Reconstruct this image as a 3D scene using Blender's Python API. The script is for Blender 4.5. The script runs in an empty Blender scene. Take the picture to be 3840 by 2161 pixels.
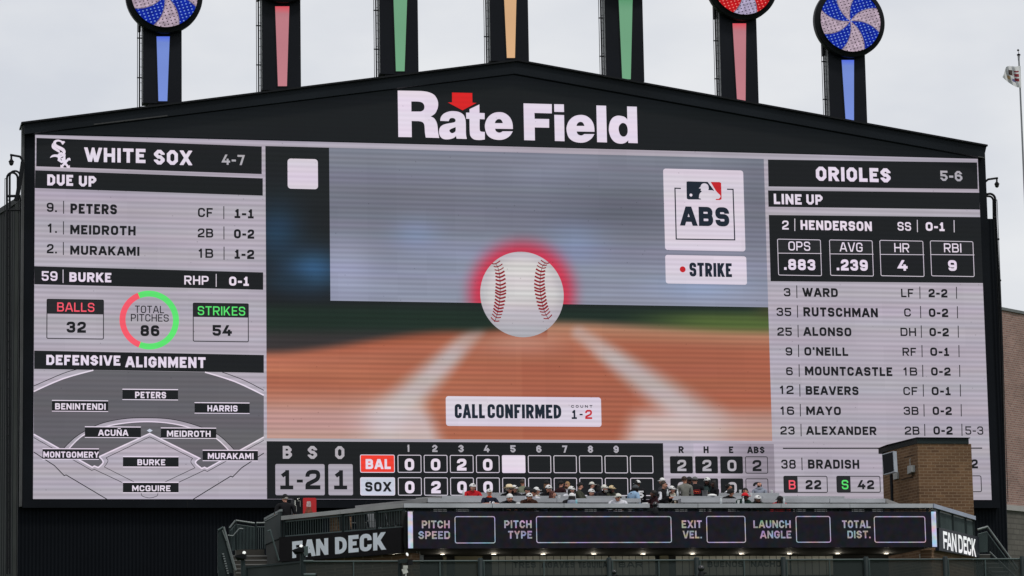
import bpy, bmesh, math, random
from mathutils import Vector, Matrix
from mathutils.geometry import tessellate_polygon
random.seed(7)
scene = bpy.context.scene
COL = scene.collection
R = math.radians
PI = math.pi

# ------------------------------------------------------------------ camera
F_PX, IMG_W, IMG_H = 11550.0, 3840.0, 2161.0
CAM = Vector((-8.036532, -121.903584, 2.5))
YAW, PITCH, ROLL = 0.221486, 0.150411, -0.017554
SCREEN_W, SCREEN_H, SCREEN_Z = 39.9283, 14.6, 12.750365
_f = Vector((math.sin(YAW) * math.cos(PITCH), math.cos(YAW) * math.cos(PITCH), math.sin(PITCH)))
_r = Vector((math.cos(YAW), -math.sin(YAW), 0))
_u = _r.cross(_f)
CR = math.cos(ROLL) * _r + math.sin(ROLL) * _u
CU = -math.sin(ROLL) * _r + math.cos(ROLL) * _u
CF = _f
cam_data = bpy.data.cameras.new("camera")
cam_data.sensor_fit = 'HORIZONTAL'; cam_data.sensor_width = 36.0
cam_data.lens = F_PX / IMG_W * 36.0
cam_data.clip_start = 1.0; cam_data.clip_end = 9000.0
cam = bpy.data.objects.new("camera", cam_data); COL.objects.link(cam)
cam.matrix_world = Matrix(((CR.x, CU.x, -CF.x, CAM.x), (CR.y, CU.y, -CF.y, CAM.y), (CR.z, CU.z, -CF.z, CAM.z), (0, 0, 0, 1)))
scene.camera = cam

# ------------------------------------------------------------------ world, sun, exposure
SUN_EL, SUN_AZ = R(58), R(152)           # azimuth measured from +Y (into the picture) towards +X
world = bpy.data.worlds.new("World"); scene.world = world
world.use_nodes = True
wt = world.node_tree; wt.nodes.clear()
w_out = wt.nodes.new("ShaderNodeOutputWorld")
w_bg = wt.nodes.new("ShaderNodeBackground"); w_bg.inputs["Strength"].default_value = 0.1
w_sky = wt.nodes.new("ShaderNodeTexSky"); w_sky.sky_type = 'NISHITA'; w_sky.sun_disc = False
w_sky.sun_elevation = SUN_EL; w_sky.sun_rotation = SUN_AZ
w_tc = wt.nodes.new("ShaderNodeTexCoord")
w_map = wt.nodes.new("ShaderNodeMapping"); w_map.inputs["Scale"].default_value = (1.0, 1.0, 2.2)
w_n = wt.nodes.new("ShaderNodeTexNoise"); w_n.inputs["Scale"].default_value = 7.5; w_n.inputs["Detail"].default_value = 5.0
w_n.inputs["Roughness"].default_value = 0.5
w_ramp = wt.nodes.new("ShaderNodeValToRGB")
w_ramp.color_ramp.elements[0].position = 0.34; w_ramp.color_ramp.elements[0].color = (0.685, 0.71, 0.765, 1)
w_ramp.color_ramp.elements[1].position = 0.58; w_ramp.color_ramp.elements[1].color = (0.83, 0.84, 0.86, 1)
w_mul = wt.nodes.new("ShaderNodeVectorMath"); w_mul.operation = 'SCALE'; w_mul.inputs["Scale"].default_value = 10.0
w_mix = wt.nodes.new("ShaderNodeMixRGB"); w_mix.inputs[0].default_value = 0.93
wt.links.new(w_tc.outputs["Generated"], w_map.inputs["Vector"])
wt.links.new(w_map.outputs[0], w_n.inputs["Vector"])
wt.links.new(w_n.outputs["Fac"], w_ramp.inputs[0])
wt.links.new(w_ramp.outputs[0], w_mul.inputs[0])
wt.links.new(w_sky.outputs[0], w_mix.inputs[1])
wt.links.new(w_mul.outputs[0], w_mix.inputs[2])
wt.links.new(w_mix.outputs[0], w_bg.inputs["Color"])
wt.links.new(w_bg.outputs[0], w_out.inputs["Surface"])

sun_data = bpy.data.lights.new("sun", 'SUN'); sun_data.energy = 1.5; sun_data.angle = R(10); sun_data.color = (1.0, 0.95, 0.88)
sun = bpy.data.objects.new("sun", sun_data); COL.objects.link(sun)
_sd = Vector((math.sin(SUN_AZ) * math.cos(SUN_EL), math.cos(SUN_AZ) * math.cos(SUN_EL), math.sin(SUN_EL)))
sun.rotation_euler = _sd.to_track_quat('Z', 'Y').to_euler(); sun.location = (60, 60, 120)
vs = scene.view_settings
vs.view_transform = 'Standard'; vs.look = 'None'; vs.exposure = 0.0; vs.gamma = 1.0; vs.use_curve_mapping = False
try: scene.cycles.max_bounces = 5; scene.cycles.diffuse_bounces = 2; scene.cycles.glossy_bounces = 2; scene.cycles.transparent_max_bounces = 8
except Exception: pass

# ------------------------------------------------------------------ measuring helpers
def ray(px, py):
    return CR * ((px - IMG_W / 2) / F_PX) + CU * ((IMG_H / 2 - py) / F_PX) + CF
def at(px, py, Y):                      # the point of the photograph's pixel on the vertical plane y = Y
    d = ray(px, py); k = (Y - CAM.y) / d.y
    return CAM + d * k
def at_z(px, py, z):
    d = ray(px, py); k = (z - CAM.z) / d.z
    return CAM + d * k
class Plane:                            # a vertical plane: origin, horizontal direction, outward normal
    def __init__(s, o, d):
        s.o = Vector((o[0], o[1], 0)); s.d = Vector((d[0], d[1], 0)).normalized(); s.n = Vector((s.d.y, -s.d.x, 0))
    def uv(s, p):
        d = ray(*p); k = (s.o - CAM).dot(s.n) / d.dot(s.n); w = CAM + d * k
        return ((w - s.o).dot(s.d), w.z)
    def pt(s, u, v, off=0.0):
        q = s.o + s.d * u + s.n * off
        return Vector((q.x, q.y, v))
    def mpp(s, p):
        a = s.uv(p); b = s.uv((p[0] + 10, p[1])); return abs(b[0] - a[0]) / 10
BOARD = Plane((0, 0), (1, 0))
def crop(ox, oy, s): return lambda x, y: (ox + x / s, oy + y / s)

# ------------------------------------------------------------------ materials
def lin(c):
    o = []
    for v in c:
        v /= 255.0
        o.append(v / 12.92 if v <= 0.04045 else ((v + 0.055) / 1.055) ** 2.4)
    return tuple(o)
_mats = {}
def nodes_of(m):
    nt = m.node_tree; return nt, nt.nodes["Principled BSDF"]
def surf(name, rgb, rough=0.6, metal=0.0, var=0.12, scale=3.0, bump=0.0, spec=0.3, srgb=False):
    if name in _mats: return _mats[name]
    m = bpy.data.materials.new(name); m.use_nodes = True; nt, b = nodes_of(m)
    c = lin(rgb) if srgb else rgb
    tc = nt.nodes.new("ShaderNodeTexCoord")
    n = nt.nodes.new("ShaderNodeTexNoise"); n.inputs["Scale"].default_value = scale; n.inputs["Detail"].default_value = 4
    rp = nt.nodes.new("ShaderNodeValToRGB")
    rp.color_ramp.elements[0].position = 0.3; rp.color_ramp.elements[0].color = tuple(x * (1 - var) for x in c) + (1,)
    rp.color_ramp.elements[1].position = 0.7; rp.color_ramp.elements[1].color = tuple(min(1, x * (1 + var)) for x in c) + (1,)
    nt.links.new(tc.outputs["Object"], n.inputs["Vector"]); nt.links.new(n.outputs["Fac"], rp.inputs[0]); nt.links.new(rp.outputs[0], b.inputs["Base Color"])
    b.inputs["Roughness"].default_value = rough; b.inputs["Metallic"].default_value = metal; b.inputs["Specular IOR Level"].default_value = spec
    if bump:
        bp = nt.nodes.new("ShaderNodeBump"); bp.inputs["Strength"].default_value = bump; bp.inputs["Distance"].default_value = 0.02
        nt.links.new(n.outputs["Fac"], bp.inputs["Height"]); nt.links.new(bp.outputs[0], b.inputs["Normal"])
    _mats[name] = m; return m
def led(name, rgb, band=0.06, attr=False, hue=0.0, gain=1.0):
    """A lit LED surface: a dark face whose emission carries the picture, with the panel's faint scan bands."""
    if name in _mats: return _mats[name]
    m = bpy.data.materials.new(name); m.use_nodes = True; nt, b = nodes_of(m)
    L = nt.links.new
    b.inputs["Base Color"].default_value = (0.006, 0.0065, 0.007, 1); b.inputs["Roughness"].default_value = 0.7; b.inputs["Specular IOR Level"].default_value = 0.1
    geo = nt.nodes.new("ShaderNodeNewGeometry")
    sp = nt.nodes.new("ShaderNodeSeparateXYZ"); L(geo.outputs["Position"], sp.inputs[0])
    def math_(op, a, bb):
        n = nt.nodes.new("ShaderNodeMath"); n.operation = op
        for i, v in enumerate((a, bb)):
            if v is None: continue
            if isinstance(v, (int, float)): n.inputs[i].default_value = v
            else: L(v, n.inputs[i])
        return n.outputs[0]
    wob = math_('MULTIPLY', sp.outputs["X"], 0.0026)
    z = math_('ADD', sp.outputs["Z"], wob)
    s1 = math_('SINE', math_('MULTIPLY', z, 2 * PI / 0.206), None)
    cmb = nt.nodes.new("ShaderNodeCombineXYZ"); L(math_('MULTIPLY', sp.outputs["X"], 0.05), cmb.inputs[0]); L(math_('MULTIPLY', z, 1.0), cmb.inputs[2])
    nz = nt.nodes.new("ShaderNodeTexNoise"); nz.inputs["Scale"].default_value = 3.1; nz.inputs["Detail"].default_value = 2.0; L(cmb.outputs[0], nz.inputs["Vector"])
    n2 = nt.nodes.new("ShaderNodeTexNoise"); n2.inputs["Scale"].default_value = 0.16; n2.inputs["Detail"].default_value = 2.0; L(geo.outputs["Position"], n2.inputs["Vector"])
    amp = math_('MULTIPLY', n2.outputs["Fac"], 2.0 * band)
    v = math_('MULTIPLY', s1, amp)
    v = math_('ADD', v, math_('MULTIPLY', math_('SUBTRACT', nz.outputs["Fac"], 0.5), 3.0 * band))
    v = math_('ADD', v, math_('MULTIPLY', math_('SUBTRACT', n2.outputs["Fac"], 0.5), 3.2 * band))
    v = math_('ADD', v, 1.0)
    cb2 = nt.nodes.new("ShaderNodeCombineXYZ"); L(math_('FLOOR', math_('MULTIPLY', sp.outputs["X"], 1 / 1.22), None), cb2.inputs[0]); L(math_('FLOOR', math_('MULTIPLY', sp.outputs["Z"], 1 / 0.915), None), cb2.inputs[1])
    wn = nt.nodes.new("ShaderNodeTexWhiteNoise"); wn.noise_dimensions = '2D'; L(cb2.outputs[0], wn.inputs["Vector"])
    v = math_('MULTIPLY', v, math_('ADD', math_('MULTIPLY', wn.outputs["Value"], .045), .978))
    dv = nt.nodes.new("ShaderNodeTexVoronoi"); dv.inputs["Scale"].default_value = 2.2; L(geo.outputs["Position"], dv.inputs["Vector"])
    v = math_('MULTIPLY', v, math_('SUBTRACT', 1.0, math_('MULTIPLY', math_('LESS_THAN', dv.outputs["Distance"], .055), .28)))
    n3 = nt.nodes.new("ShaderNodeTexNoise"); n3.inputs["Scale"].default_value = .55; n3.inputs["Detail"].default_value = 3.0; L(cmb.outputs[0], n3.inputs["Vector"]); n3.inputs["Scale"].default_value = 1.7
    tint = nt.nodes.new("ShaderNodeVectorMath"); tint.operation = 'MULTIPLY_ADD'; L(n3.outputs["Color"], tint.inputs[0]); tint.inputs[1].default_value = (.16, .16, .16); tint.inputs[2].default_value = (.92, .92, .92)
    em = nt.nodes.new("ShaderNodeVectorMath"); em.operation = 'SCALE'
    if attr:
        at_ = nt.nodes.new("ShaderNodeAttribute"); at_.attribute_name = "picture"; L(at_.outputs["Color"], em.inputs[0])
    else:
        c = lin(rgb); em.inputs[0].default_value = tuple(x * gain for x in c)
    L(v, em.inputs["Scale"])
    tm = nt.nodes.new("ShaderNodeVectorMath"); tm.operation = 'MULTIPLY'; L(em.outputs[0], tm.inputs[0]); L(tint.outputs[0], tm.inputs[1])
    L(tm.outputs[0], b.inputs["Emission Color"]); b.inputs["Emission Strength"].default_value = 1.0
    _mats[name] = m; return m
def iris(name, rgb, amt):
    """The low-resolution ribbon board: its white breaks up into pink, blue and green moire."""
    if name in _mats: return _mats[name]
    m = bpy.data.materials.new(name); m.use_nodes = True; nt, b = nodes_of(m); L = nt.links.new
    b.inputs["Base Color"].default_value = (0.004, 0.004, 0.005, 1); b.inputs["Roughness"].default_value = 0.7; b.inputs["Specular IOR Level"].default_value = .06
    geo = nt.nodes.new("ShaderNodeNewGeometry")
    n = nt.nodes.new("ShaderNodeTexNoise"); n.inputs["Scale"].default_value = 4.2; n.inputs["Detail"].default_value = 1.0; L(geo.outputs["Position"], n.inputs["Vector"])
    s = nt.nodes.new("ShaderNodeVectorMath"); s.operation = 'SUBTRACT'; L(n.outputs["Color"], s.inputs[0]); s.inputs[1].default_value = (0.5, 0.5, 0.5)
    k = nt.nodes.new("ShaderNodeVectorMath"); k.operation = 'MULTIPLY'; L(s.outputs[0], k.inputs[0]); k.inputs[1].default_value = (amt * 1.2, amt * 0.6, amt * 1.4)
    a = nt.nodes.new("ShaderNodeVectorMath"); a.operation = 'ADD'; L(k.outputs[0], a.inputs[0]); a.inputs[1].default_value = lin(rgb)
    mx = nt.nodes.new("ShaderNodeVectorMath"); mx.operation = 'MAXIMUM'; L(a.outputs[0], mx.inputs[0]); mx.inputs[1].default_value = (0.004, 0.004, 0.004)
    L(mx.outputs[0], b.inputs["Emission Color"]); b.inputs["Emission Strength"].default_value = 1.0
    _mats[name] = m; return m
def brick(name, c1, c2, mortar, sc=1.0, axis='XZ'):
    if name in _mats: return _mats[name]
    m = bpy.data.materials.new(name); m.use_nodes = True; nt, b = nodes_of(m); L = nt.links.new
    geo = nt.nodes.new("ShaderNodeNewGeometry"); sp = nt.nodes.new("ShaderNodeSeparateXYZ"); L(geo.outputs["Position"], sp.inputs[0])
    cb = nt.nodes.new("ShaderNodeCombineXYZ"); add = nt.nodes.new("ShaderNodeMath"); add.operation = 'ADD'
    L(sp.outputs["X"], add.inputs[0]); L(sp.outputs["Y"], add.inputs[1])
    L(add.outputs[0], cb.inputs[0]); L(sp.outputs["Z"], cb.inputs[1])
    br = nt.nodes.new("ShaderNodeTexBrick"); L(cb.outputs[0], br.inputs["Vector"])
    br.inputs["Scale"].default_value = 1.0; br.inputs["Brick Width"].default_value = 0.30 * sc; br.inputs["Row Height"].default_value = 0.105 * sc
    br.inputs["Mortar Size"].default_value = 0.012 * sc; br.inputs["Mortar Smooth"].default_value = 0.1; br.inputs["Bias"].default_value = -0.1
    br.inputs["Color1"].default_value = c1 + (1,); br.inputs["Color2"].default_value = c2 + (1,); br.inputs["Mortar"].default_value = mortar + (1,)
    n = nt.nodes.new("ShaderNodeTexNoise"); n.inputs["Scale"].default_value = 0.9; n.inputs["Detail"].default_value = 5; L(geo.outputs["Position"], n.inputs["Vector"])
    mp = nt.nodes.new("ShaderNodeMapRange"); mp.inputs[1].default_value = 0.3; mp.inputs[2].default_value = 0.7; mp.inputs[3].default_value = 0.82; mp.inputs[4].default_value = 1.12; L(n.outputs["Fac"], mp.inputs[0])
    ml = nt.nodes.new("ShaderNodeVectorMath"); ml.operation = 'SCALE'; L(br.outputs["Color"], ml.inputs[0]); L(mp.outputs[0], ml.inputs["Scale"])
    L(ml.outputs[0], b.inputs["Base Color"]); b.inputs["Roughness"].default_value = 0.9; b.inputs["Specular IOR Level"].default_value = 0.15
    bp = nt.nodes.new("ShaderNodeBump"); bp.inputs["Strength"].default_value = 0.5; bp.inputs["Distance"].default_value = 0.01; L(br.outputs["Fac"], bp.inputs["Height"]); bp.invert = True
    L(bp.outputs[0], b.inputs["Normal"])
    _mats[name] = m; return m
def ribbed(name, c_lo, c_hi, period, rough=0.6):
    """Corrugated or finely ribbed metal sheet: ribs run vertically."""
    if name in _mats: return _mats[name]
    m = bpy.data.materials.new(name); m.use_nodes = True; nt, b = nodes_of(m); L = nt.links.new
    geo = nt.nodes.new("ShaderNodeNewGeometry"); sp = nt.nodes.new("ShaderNodeSeparateXYZ"); L(geo.outputs["Position"], sp.inputs[0])
    def M(op, a, bb=None):
        n = nt.nodes.new("ShaderNodeMath"); n.operation = op
        for i, v in enumerate((a, bb)):
            if v is None: continue
            if isinstance(v, (int, float)): n.inputs[i].default_value = v
            else: L(v, n.inputs[i])
        return n.outputs[0]
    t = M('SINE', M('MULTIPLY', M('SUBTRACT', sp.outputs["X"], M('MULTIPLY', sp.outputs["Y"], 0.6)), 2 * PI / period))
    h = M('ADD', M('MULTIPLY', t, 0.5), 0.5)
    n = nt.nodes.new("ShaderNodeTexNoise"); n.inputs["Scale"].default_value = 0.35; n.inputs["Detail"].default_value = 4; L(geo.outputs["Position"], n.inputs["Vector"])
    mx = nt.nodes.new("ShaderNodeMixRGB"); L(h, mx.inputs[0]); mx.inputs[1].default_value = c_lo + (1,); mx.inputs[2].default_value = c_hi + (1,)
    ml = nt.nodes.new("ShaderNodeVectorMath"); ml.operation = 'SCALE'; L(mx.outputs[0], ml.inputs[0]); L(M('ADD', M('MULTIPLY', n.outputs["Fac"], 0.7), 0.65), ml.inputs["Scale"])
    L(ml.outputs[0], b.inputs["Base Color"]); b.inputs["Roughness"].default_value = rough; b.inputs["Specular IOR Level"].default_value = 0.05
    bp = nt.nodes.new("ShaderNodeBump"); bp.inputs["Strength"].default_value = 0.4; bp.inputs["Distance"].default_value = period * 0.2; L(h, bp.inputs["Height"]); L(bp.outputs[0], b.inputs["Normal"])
    _mats[name] = m; return m
def dotted(name, base, dot, dark=False):
    """The lamp-dotted face of a pinwheel: a slanted grid of bulbs over a woven LED sheet."""
    if name in _mats: return _mats[name]
    m = bpy.data.materials.new(name); m.use_nodes = True; nt, b = nodes_of(m); L = nt.links.new
    geo = nt.nodes.new("ShaderNodeNewGeometry"); sp = nt.nodes.new("ShaderNodeSeparateXYZ"); L(geo.outputs["Position"], sp.inputs[0])
    def M(op, a, bb=None):
        n = nt.nodes.new("ShaderNodeMath"); n.operation = op
        for i, v in enumerate((a, bb)):
            if v is None: continue
            if isinstance(v, (int, float)): n.inputs[i].default_value = v
            else: L(v, n.inputs[i])
        return n.outputs[0]
    X, Z = sp.outputs["X"], sp.outputs["Z"]
    u = M('ADD', X, M('MULTIPLY', Z, 0.35)); v = M('SUBTRACT', Z, M('MULTIPLY', X, 0.28))
    p = M('MULTIPLY', M('SINE', M('MULTIPLY', u, 2 * PI / 0.34)), M('SINE', M('MULTIPLY', v, 2 * PI / 0.27)))
    d = M('GREATER_THAN', M('ABSOLUTE', p), 0.82)
    n = nt.nodes.new("ShaderNodeTexNoise"); n.inputs["Scale"].default_value = 7.0; n.inputs["Detail"].default_value = 3; L(geo.outputs["Position"], n.inputs["Vector"])
    k = M('ADD', M('MULTIPLY', n.outputs["Fac"], 1.5), 0.22)
    ml = nt.nodes.new("ShaderNodeVectorMath"); ml.operation = 'SCALE'; ml.inputs[0].default_value = lin(base); L(k, ml.inputs["Scale"])
    mx = nt.nodes.new("ShaderNodeMixRGB"); L(d, mx.inputs[0]); L(ml.outputs[0], mx.inputs[1]); mx.inputs[2].default_value = lin(dot) + (1,)
    L(mx.outputs[0], b.inputs["Emission Color"]); b.inputs["Emission Strength"].default_value = 0.9
    b.inputs["Base Color"].default_value = (0.005, 0.005, 0.006, 1); b.inputs["Roughness"].default_value = 0.6; b.inputs["Specular IOR Level"].default_value = .05
    _mats[name] = m; return m

# ------------------------------------------------------------------ mesh builder
class MB:
    def __init__(s): s.v = []; s.f = []; s.m = []; s.mats = []; s.smooth = []
    def mi(s, m):
        if m not in s.mats: s.mats.append(m)
        return s.mats.index(m)
    def face(s, pts, m, smooth=False):
        i = len(s.v); s.v.extend(Vector(p) for p in pts); s.f.append(tuple(range(i, i + len(pts)))); s.m.append(s.mi(m)); s.smooth.append(smooth)
    def mesh(s, pts, faces, m, smooth=False):
        i = len(s.v); s.v.extend(Vector(p) for p in pts); k = s.mi(m)
        for f in faces: s.f.append(tuple(i + a for a in f)); s.m.append(k); s.smooth.append(smooth)
    def box(s, lo, hi, m, rot=None, pivot=None):
        x0, y0, z0 = lo; x1, y1, z1 = hi
        p = [Vector(q) for q in ((x0, y0, z0), (x1, y0, z0), (x1, y1, z0), (x0, y1, z0), (x0, y0, z1), (x1, y0, z1), (x1, y1, z1), (x0, y1, z1))]
        if rot is not None:
            pv = Vector(pivot); p = [pv + rot @ (q - pv) for q in p]
        s.mesh(p, ((0, 3, 2, 1), (4, 5, 6, 7), (0, 1, 5, 4), (1, 2, 6, 5), (2, 3, 7, 6), (3, 0, 4, 7)), m)
    def slab(s, plane, pts_uv, off0, off1, m):          # prism: polygon in a vertical plane, extruded along its normal
        a = [plane.pt(u, v, off0) for u, v in pts_uv]; b = [plane.pt(u, v, off1) for u, v in pts_uv]; n = len(a)
        tri = tessellate_polygon([[Vector((u, v, 0)) for u, v in pts_uv]])
        s.mesh(a, tri, m); s.mesh(b, tri, m)
        s.mesh(a + b, [(i, (i + 1) % n, n + (i + 1) % n, n + i) for i in range(n)], m)
    def tube(s, a, b, r, m, n=8, r2=None, caps=True):
        a = Vector(a); b = Vector(b); d = (b - a)
        if d.length < 1e-6: return
        q = d.to_track_quat('Z', 'Y'); r2 = r if r2 is None else r2; P = []
        for base, rr in ((a, r), (b, r2)):
            for i in range(n):
                t = 2 * PI * i / n; P.append(base + q @ Vector((rr * math.cos(t), rr * math.sin(t), 0)))
        s.mesh(P, [(i, (i + 1) % n, n + (i + 1) % n, n + i) for i in range(n)], m, True)
        if caps: s.mesh(P, [tuple(range(n))[::-1], tuple(range(n, 2 * n))], m)
    def path(s, pts, r, m, n=8):
        for i in range(len(pts) - 1): s.tube(pts[i], pts[i + 1], r, m, n)
        for p in pts[1:-1]: s.ball(p, (r, r, r), m, 6, 8)
    def bar(s, a, b, w, h, m):                           # rectangular bar between two points, h vertical
        a = Vector(a); b = Vector(b); d = (b - a).normalized(); side = d.cross(Vector((0, 0, 1)))
        if side.length < 1e-4: side = Vector((1, 0, 0))
        side.normalize(); up = side.cross(d); P = []
        for p in (a, b):
            for i, j in ((-1, -1), (1, -1), (1, 1), (-1, 1)): P.append(p + side * (i * w / 2) + up * (j * h / 2))
        s.mesh(P, ((0, 1, 2, 3), (7, 6, 5, 4), (0, 4, 5, 1), (1, 5, 6, 2), (2, 6, 7, 3), (3, 7, 4, 0)), m)
    def ball(s, c, r, m, nu=8, nv=12, rot=None, zmin=-1.0, zmax=1.0):
        c = Vector(c); P = []; a0 = math.asin(zmin); a1 = math.asin(zmax)
        for i in range(nu + 1):
            t = a0 + (a1 - a0) * i / nu
            for j in range(nv):
                u = 2 * PI * j / nv
                q = Vector((r[0] * math.cos(t) * math.cos(u), r[1] * math.cos(t) * math.sin(u), r[2] * math.sin(t)))
                if rot is not None: q = rot @ q
                P.append(c + q)
        s.mesh(P, [(i * nv + j, i * nv + (j + 1) % nv, (i + 1) * nv + (j + 1) % nv, (i + 1) * nv + j) for i in range(nu) for j in range(nv)], m, True)
    def lathe(s, c, prof, m, n=14, rot=None):
        c = Vector(c); P = []
        for r, z in prof:
            for j in range(n):
                u = 2 * PI * j / n; q = Vector((r * math.cos(u), r * math.sin(u), z))
                if rot is not None: q = rot @ q
                P.append(c + q)
        s.mesh(P, [(i * n + j, i * n + (j + 1) % n, (i + 1) * n + (j + 1) % n, (i + 1) * n + j) for i in range(len(prof) - 1) for j in range(n)], m, True)
    # ---- flat shapes laid on a plane; pixel corners are measured from the photograph
    def poly(s, pl, pts, off, m, holes=(), uv=False):
        loops = [[Vector((*(p if uv else pl.uv(p)), 0)) for p in L] for L in (pts,) + tuple(holes)]
        flat = [q for L in loops for q in L]
        s.mesh([pl.pt(q.x, q.y, off) for q in flat], tessellate_polygon(loops), m)
    def rect(s, pl, tl, br, off, m):
        u0, v1 = pl.uv(tl); u1, v0 = pl.uv(br)
        s.face([pl.pt(u0, v0, off), pl.pt(u1, v0, off), pl.pt(u1, v1, off), pl.pt(u0, v1, off)], m)
    def quad(s, pl, tl, tr, br, bl, off, m):
        s.face([pl.pt(*pl.uv(p), off) for p in (bl, br, tr, tl)], m)
    @staticmethod
    def rr(u0, v0, u1, v1, r, n=5):
        out = []
        for cx, cy, a in ((u1 - r, v1 - r, 0), (u0 + r, v1 - r, 90), (u0 + r, v0 + r, 180), (u1 - r, v0 + r, 270)):
            for i in range(n + 1):
                t = R(a + 90 * i / n); out.append((cx + r * math.cos(t), cy + r * math.sin(t)))
        return out
    def rrect(s, pl, tl, br, rad, off, m):
        u0, v1 = pl.uv(tl); u1, v0 = pl.uv(br); q = rad * pl.mpp(tl)
        s.face([pl.pt(u, v, off) for u, v in s.rr(u0, v0, u1, v1, q)], m)
    def outline(s, pl, tl, br, rad, w, off, m):
        u0, v1 = pl.uv(tl); u1, v0 = pl.uv(br); k = pl.mpp(tl); q = rad * k; w *= k
        A = s.rr(u0, v0, u1, v1, q); B = s.rr(u0 + w, v0 + w, u1 - w, v1 - w, max(q - w, 0.002)); n = len(A)
        s.mesh([pl.pt(u, v, off) for u, v in A + B], [(i, (i + 1) % n, n + (i + 1) % n, n + i) for i in range(n)], m)
    def strip(s, pl, uvs, w, off, m, closed=False, clip=None):
        for q in strip_quads(uvs, w, closed):
            if clip: q = clip_y(q, *clip)
            if len(q) >= 3: s.face([pl.pt(u, v, off) for u, v in q], m)
    def line(s, pl, pts, wpx, off, m, closed=False):
        s.strip(pl, [pl.uv(p) for p in pts], wpx * pl.mpp(pts[0]), off, m, closed)
    def disc(s, pl, c, rx, ry, off, m, n=48, hole=0.0, a0=0, a1=360):
        u, v = pl.uv(c); k = pl.mpp(c)
        if hole or a1 - a0 < 360:
            N = max(6, int(n * (a1 - a0) / 360)); P = []
            for i in range(N + 1):
                t = R(a0 + (a1 - a0) * i / N)
                for h in (1.0, hole): P.append(pl.pt(u + rx * k * h * math.cos(t), v + ry * k * h * math.sin(t), off))
            s.mesh(P, [(2 * i, 2 * i + 2, 2 * i + 3, 2 * i + 1) for i in range(N)], m)
        else:
            s.face([pl.pt(u + rx * k * math.cos(2 * PI * i / n), v + ry * k * math.sin(2 * PI * i / n), off) for i in range(n)], m)
    def text(s, pl, t, bl, tr, off, m, wt=0.19, style='rnd', slab1=True):
        u0, v0 = pl.uv(bl); u1, v1 = pl.uv(tr)
        draw_text(s, pl, t, u0, v0, u1 - u0, v1 - v0, off, m, wt, style, slab1)
    def build(s, name, parent=None, root=None):
        me = bpy.data.meshes.new(name)
        me.from_pydata([tuple(v) for v in s.v], [], s.f)
        for m in s.mats: me.materials.append(m)
        me.polygons.foreach_set("material_index", s.m); me.polygons.foreach_set("use_smooth", s.smooth)
        me.update()
        o = bpy.data.objects.new(name, me); COL.objects.link(o)
        if parent is not None:
            o.parent = parent
            if parent.parent is None: o.location = -Vector(parent.location)
        return o
def strip_quads(P, w, closed):
    P = [Vector(p).to_2d() if len(p) > 2 else Vector(p) for p in P]
    Q = [P[0]]
    for p in P[1:]:
        if (p - Q[-1]).length > 1e-6: Q.append(p)
    P = Q; n = len(P); h = w / 2; Lf = []; Rt = []
    for i in range(n):
        a = P[i - 1] if (closed or i > 0) else None
        b = P[(i + 1) % n] if (closed or i < n - 1) else None
        d1 = (P[i] - a).normalized() if a is not None else None
        d2 = (b - P[i]).normalized() if b is not None else None
        if d1 is None: d1 = d2
        if d2 is None: d2 = d1
        n1 = Vector((-d1.y, d1.x)); n2 = Vector((-d2.y, d2.x)); mv = n1 + n2
        if mv.length < 1e-4: mv = n1
        mv.normalize(); k = h / max(0.22, mv.dot(n1))
        Lf.append(P[i] + mv * k); Rt.append(P[i] - mv * k)
    N = n if closed else n - 1
    return [[tuple(Lf[i]), tuple(Lf[(i + 1) % n]), tuple(Rt[(i + 1) % n]), tuple(Rt[i])] for i in range(N)]
def clip_y(q, lo, hi):
    for sgn, lim in ((1, lo), (-1, hi)):
        out = []
        for i in range(len(q)):
            a, b = q[i], q[(i + 1) % len(q)]
            ia, ib = sgn * (a[1] - lim) >= 0, sgn * (b[1] - lim) >= 0
            if ia: out.append(a)
            if ia != ib:
                t = (lim - a[1]) / (b[1] - a[1]); out.append((a[0] + t * (b[0] - a[0]), lim))
        q = out
        if not q: return q
    return q

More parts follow.
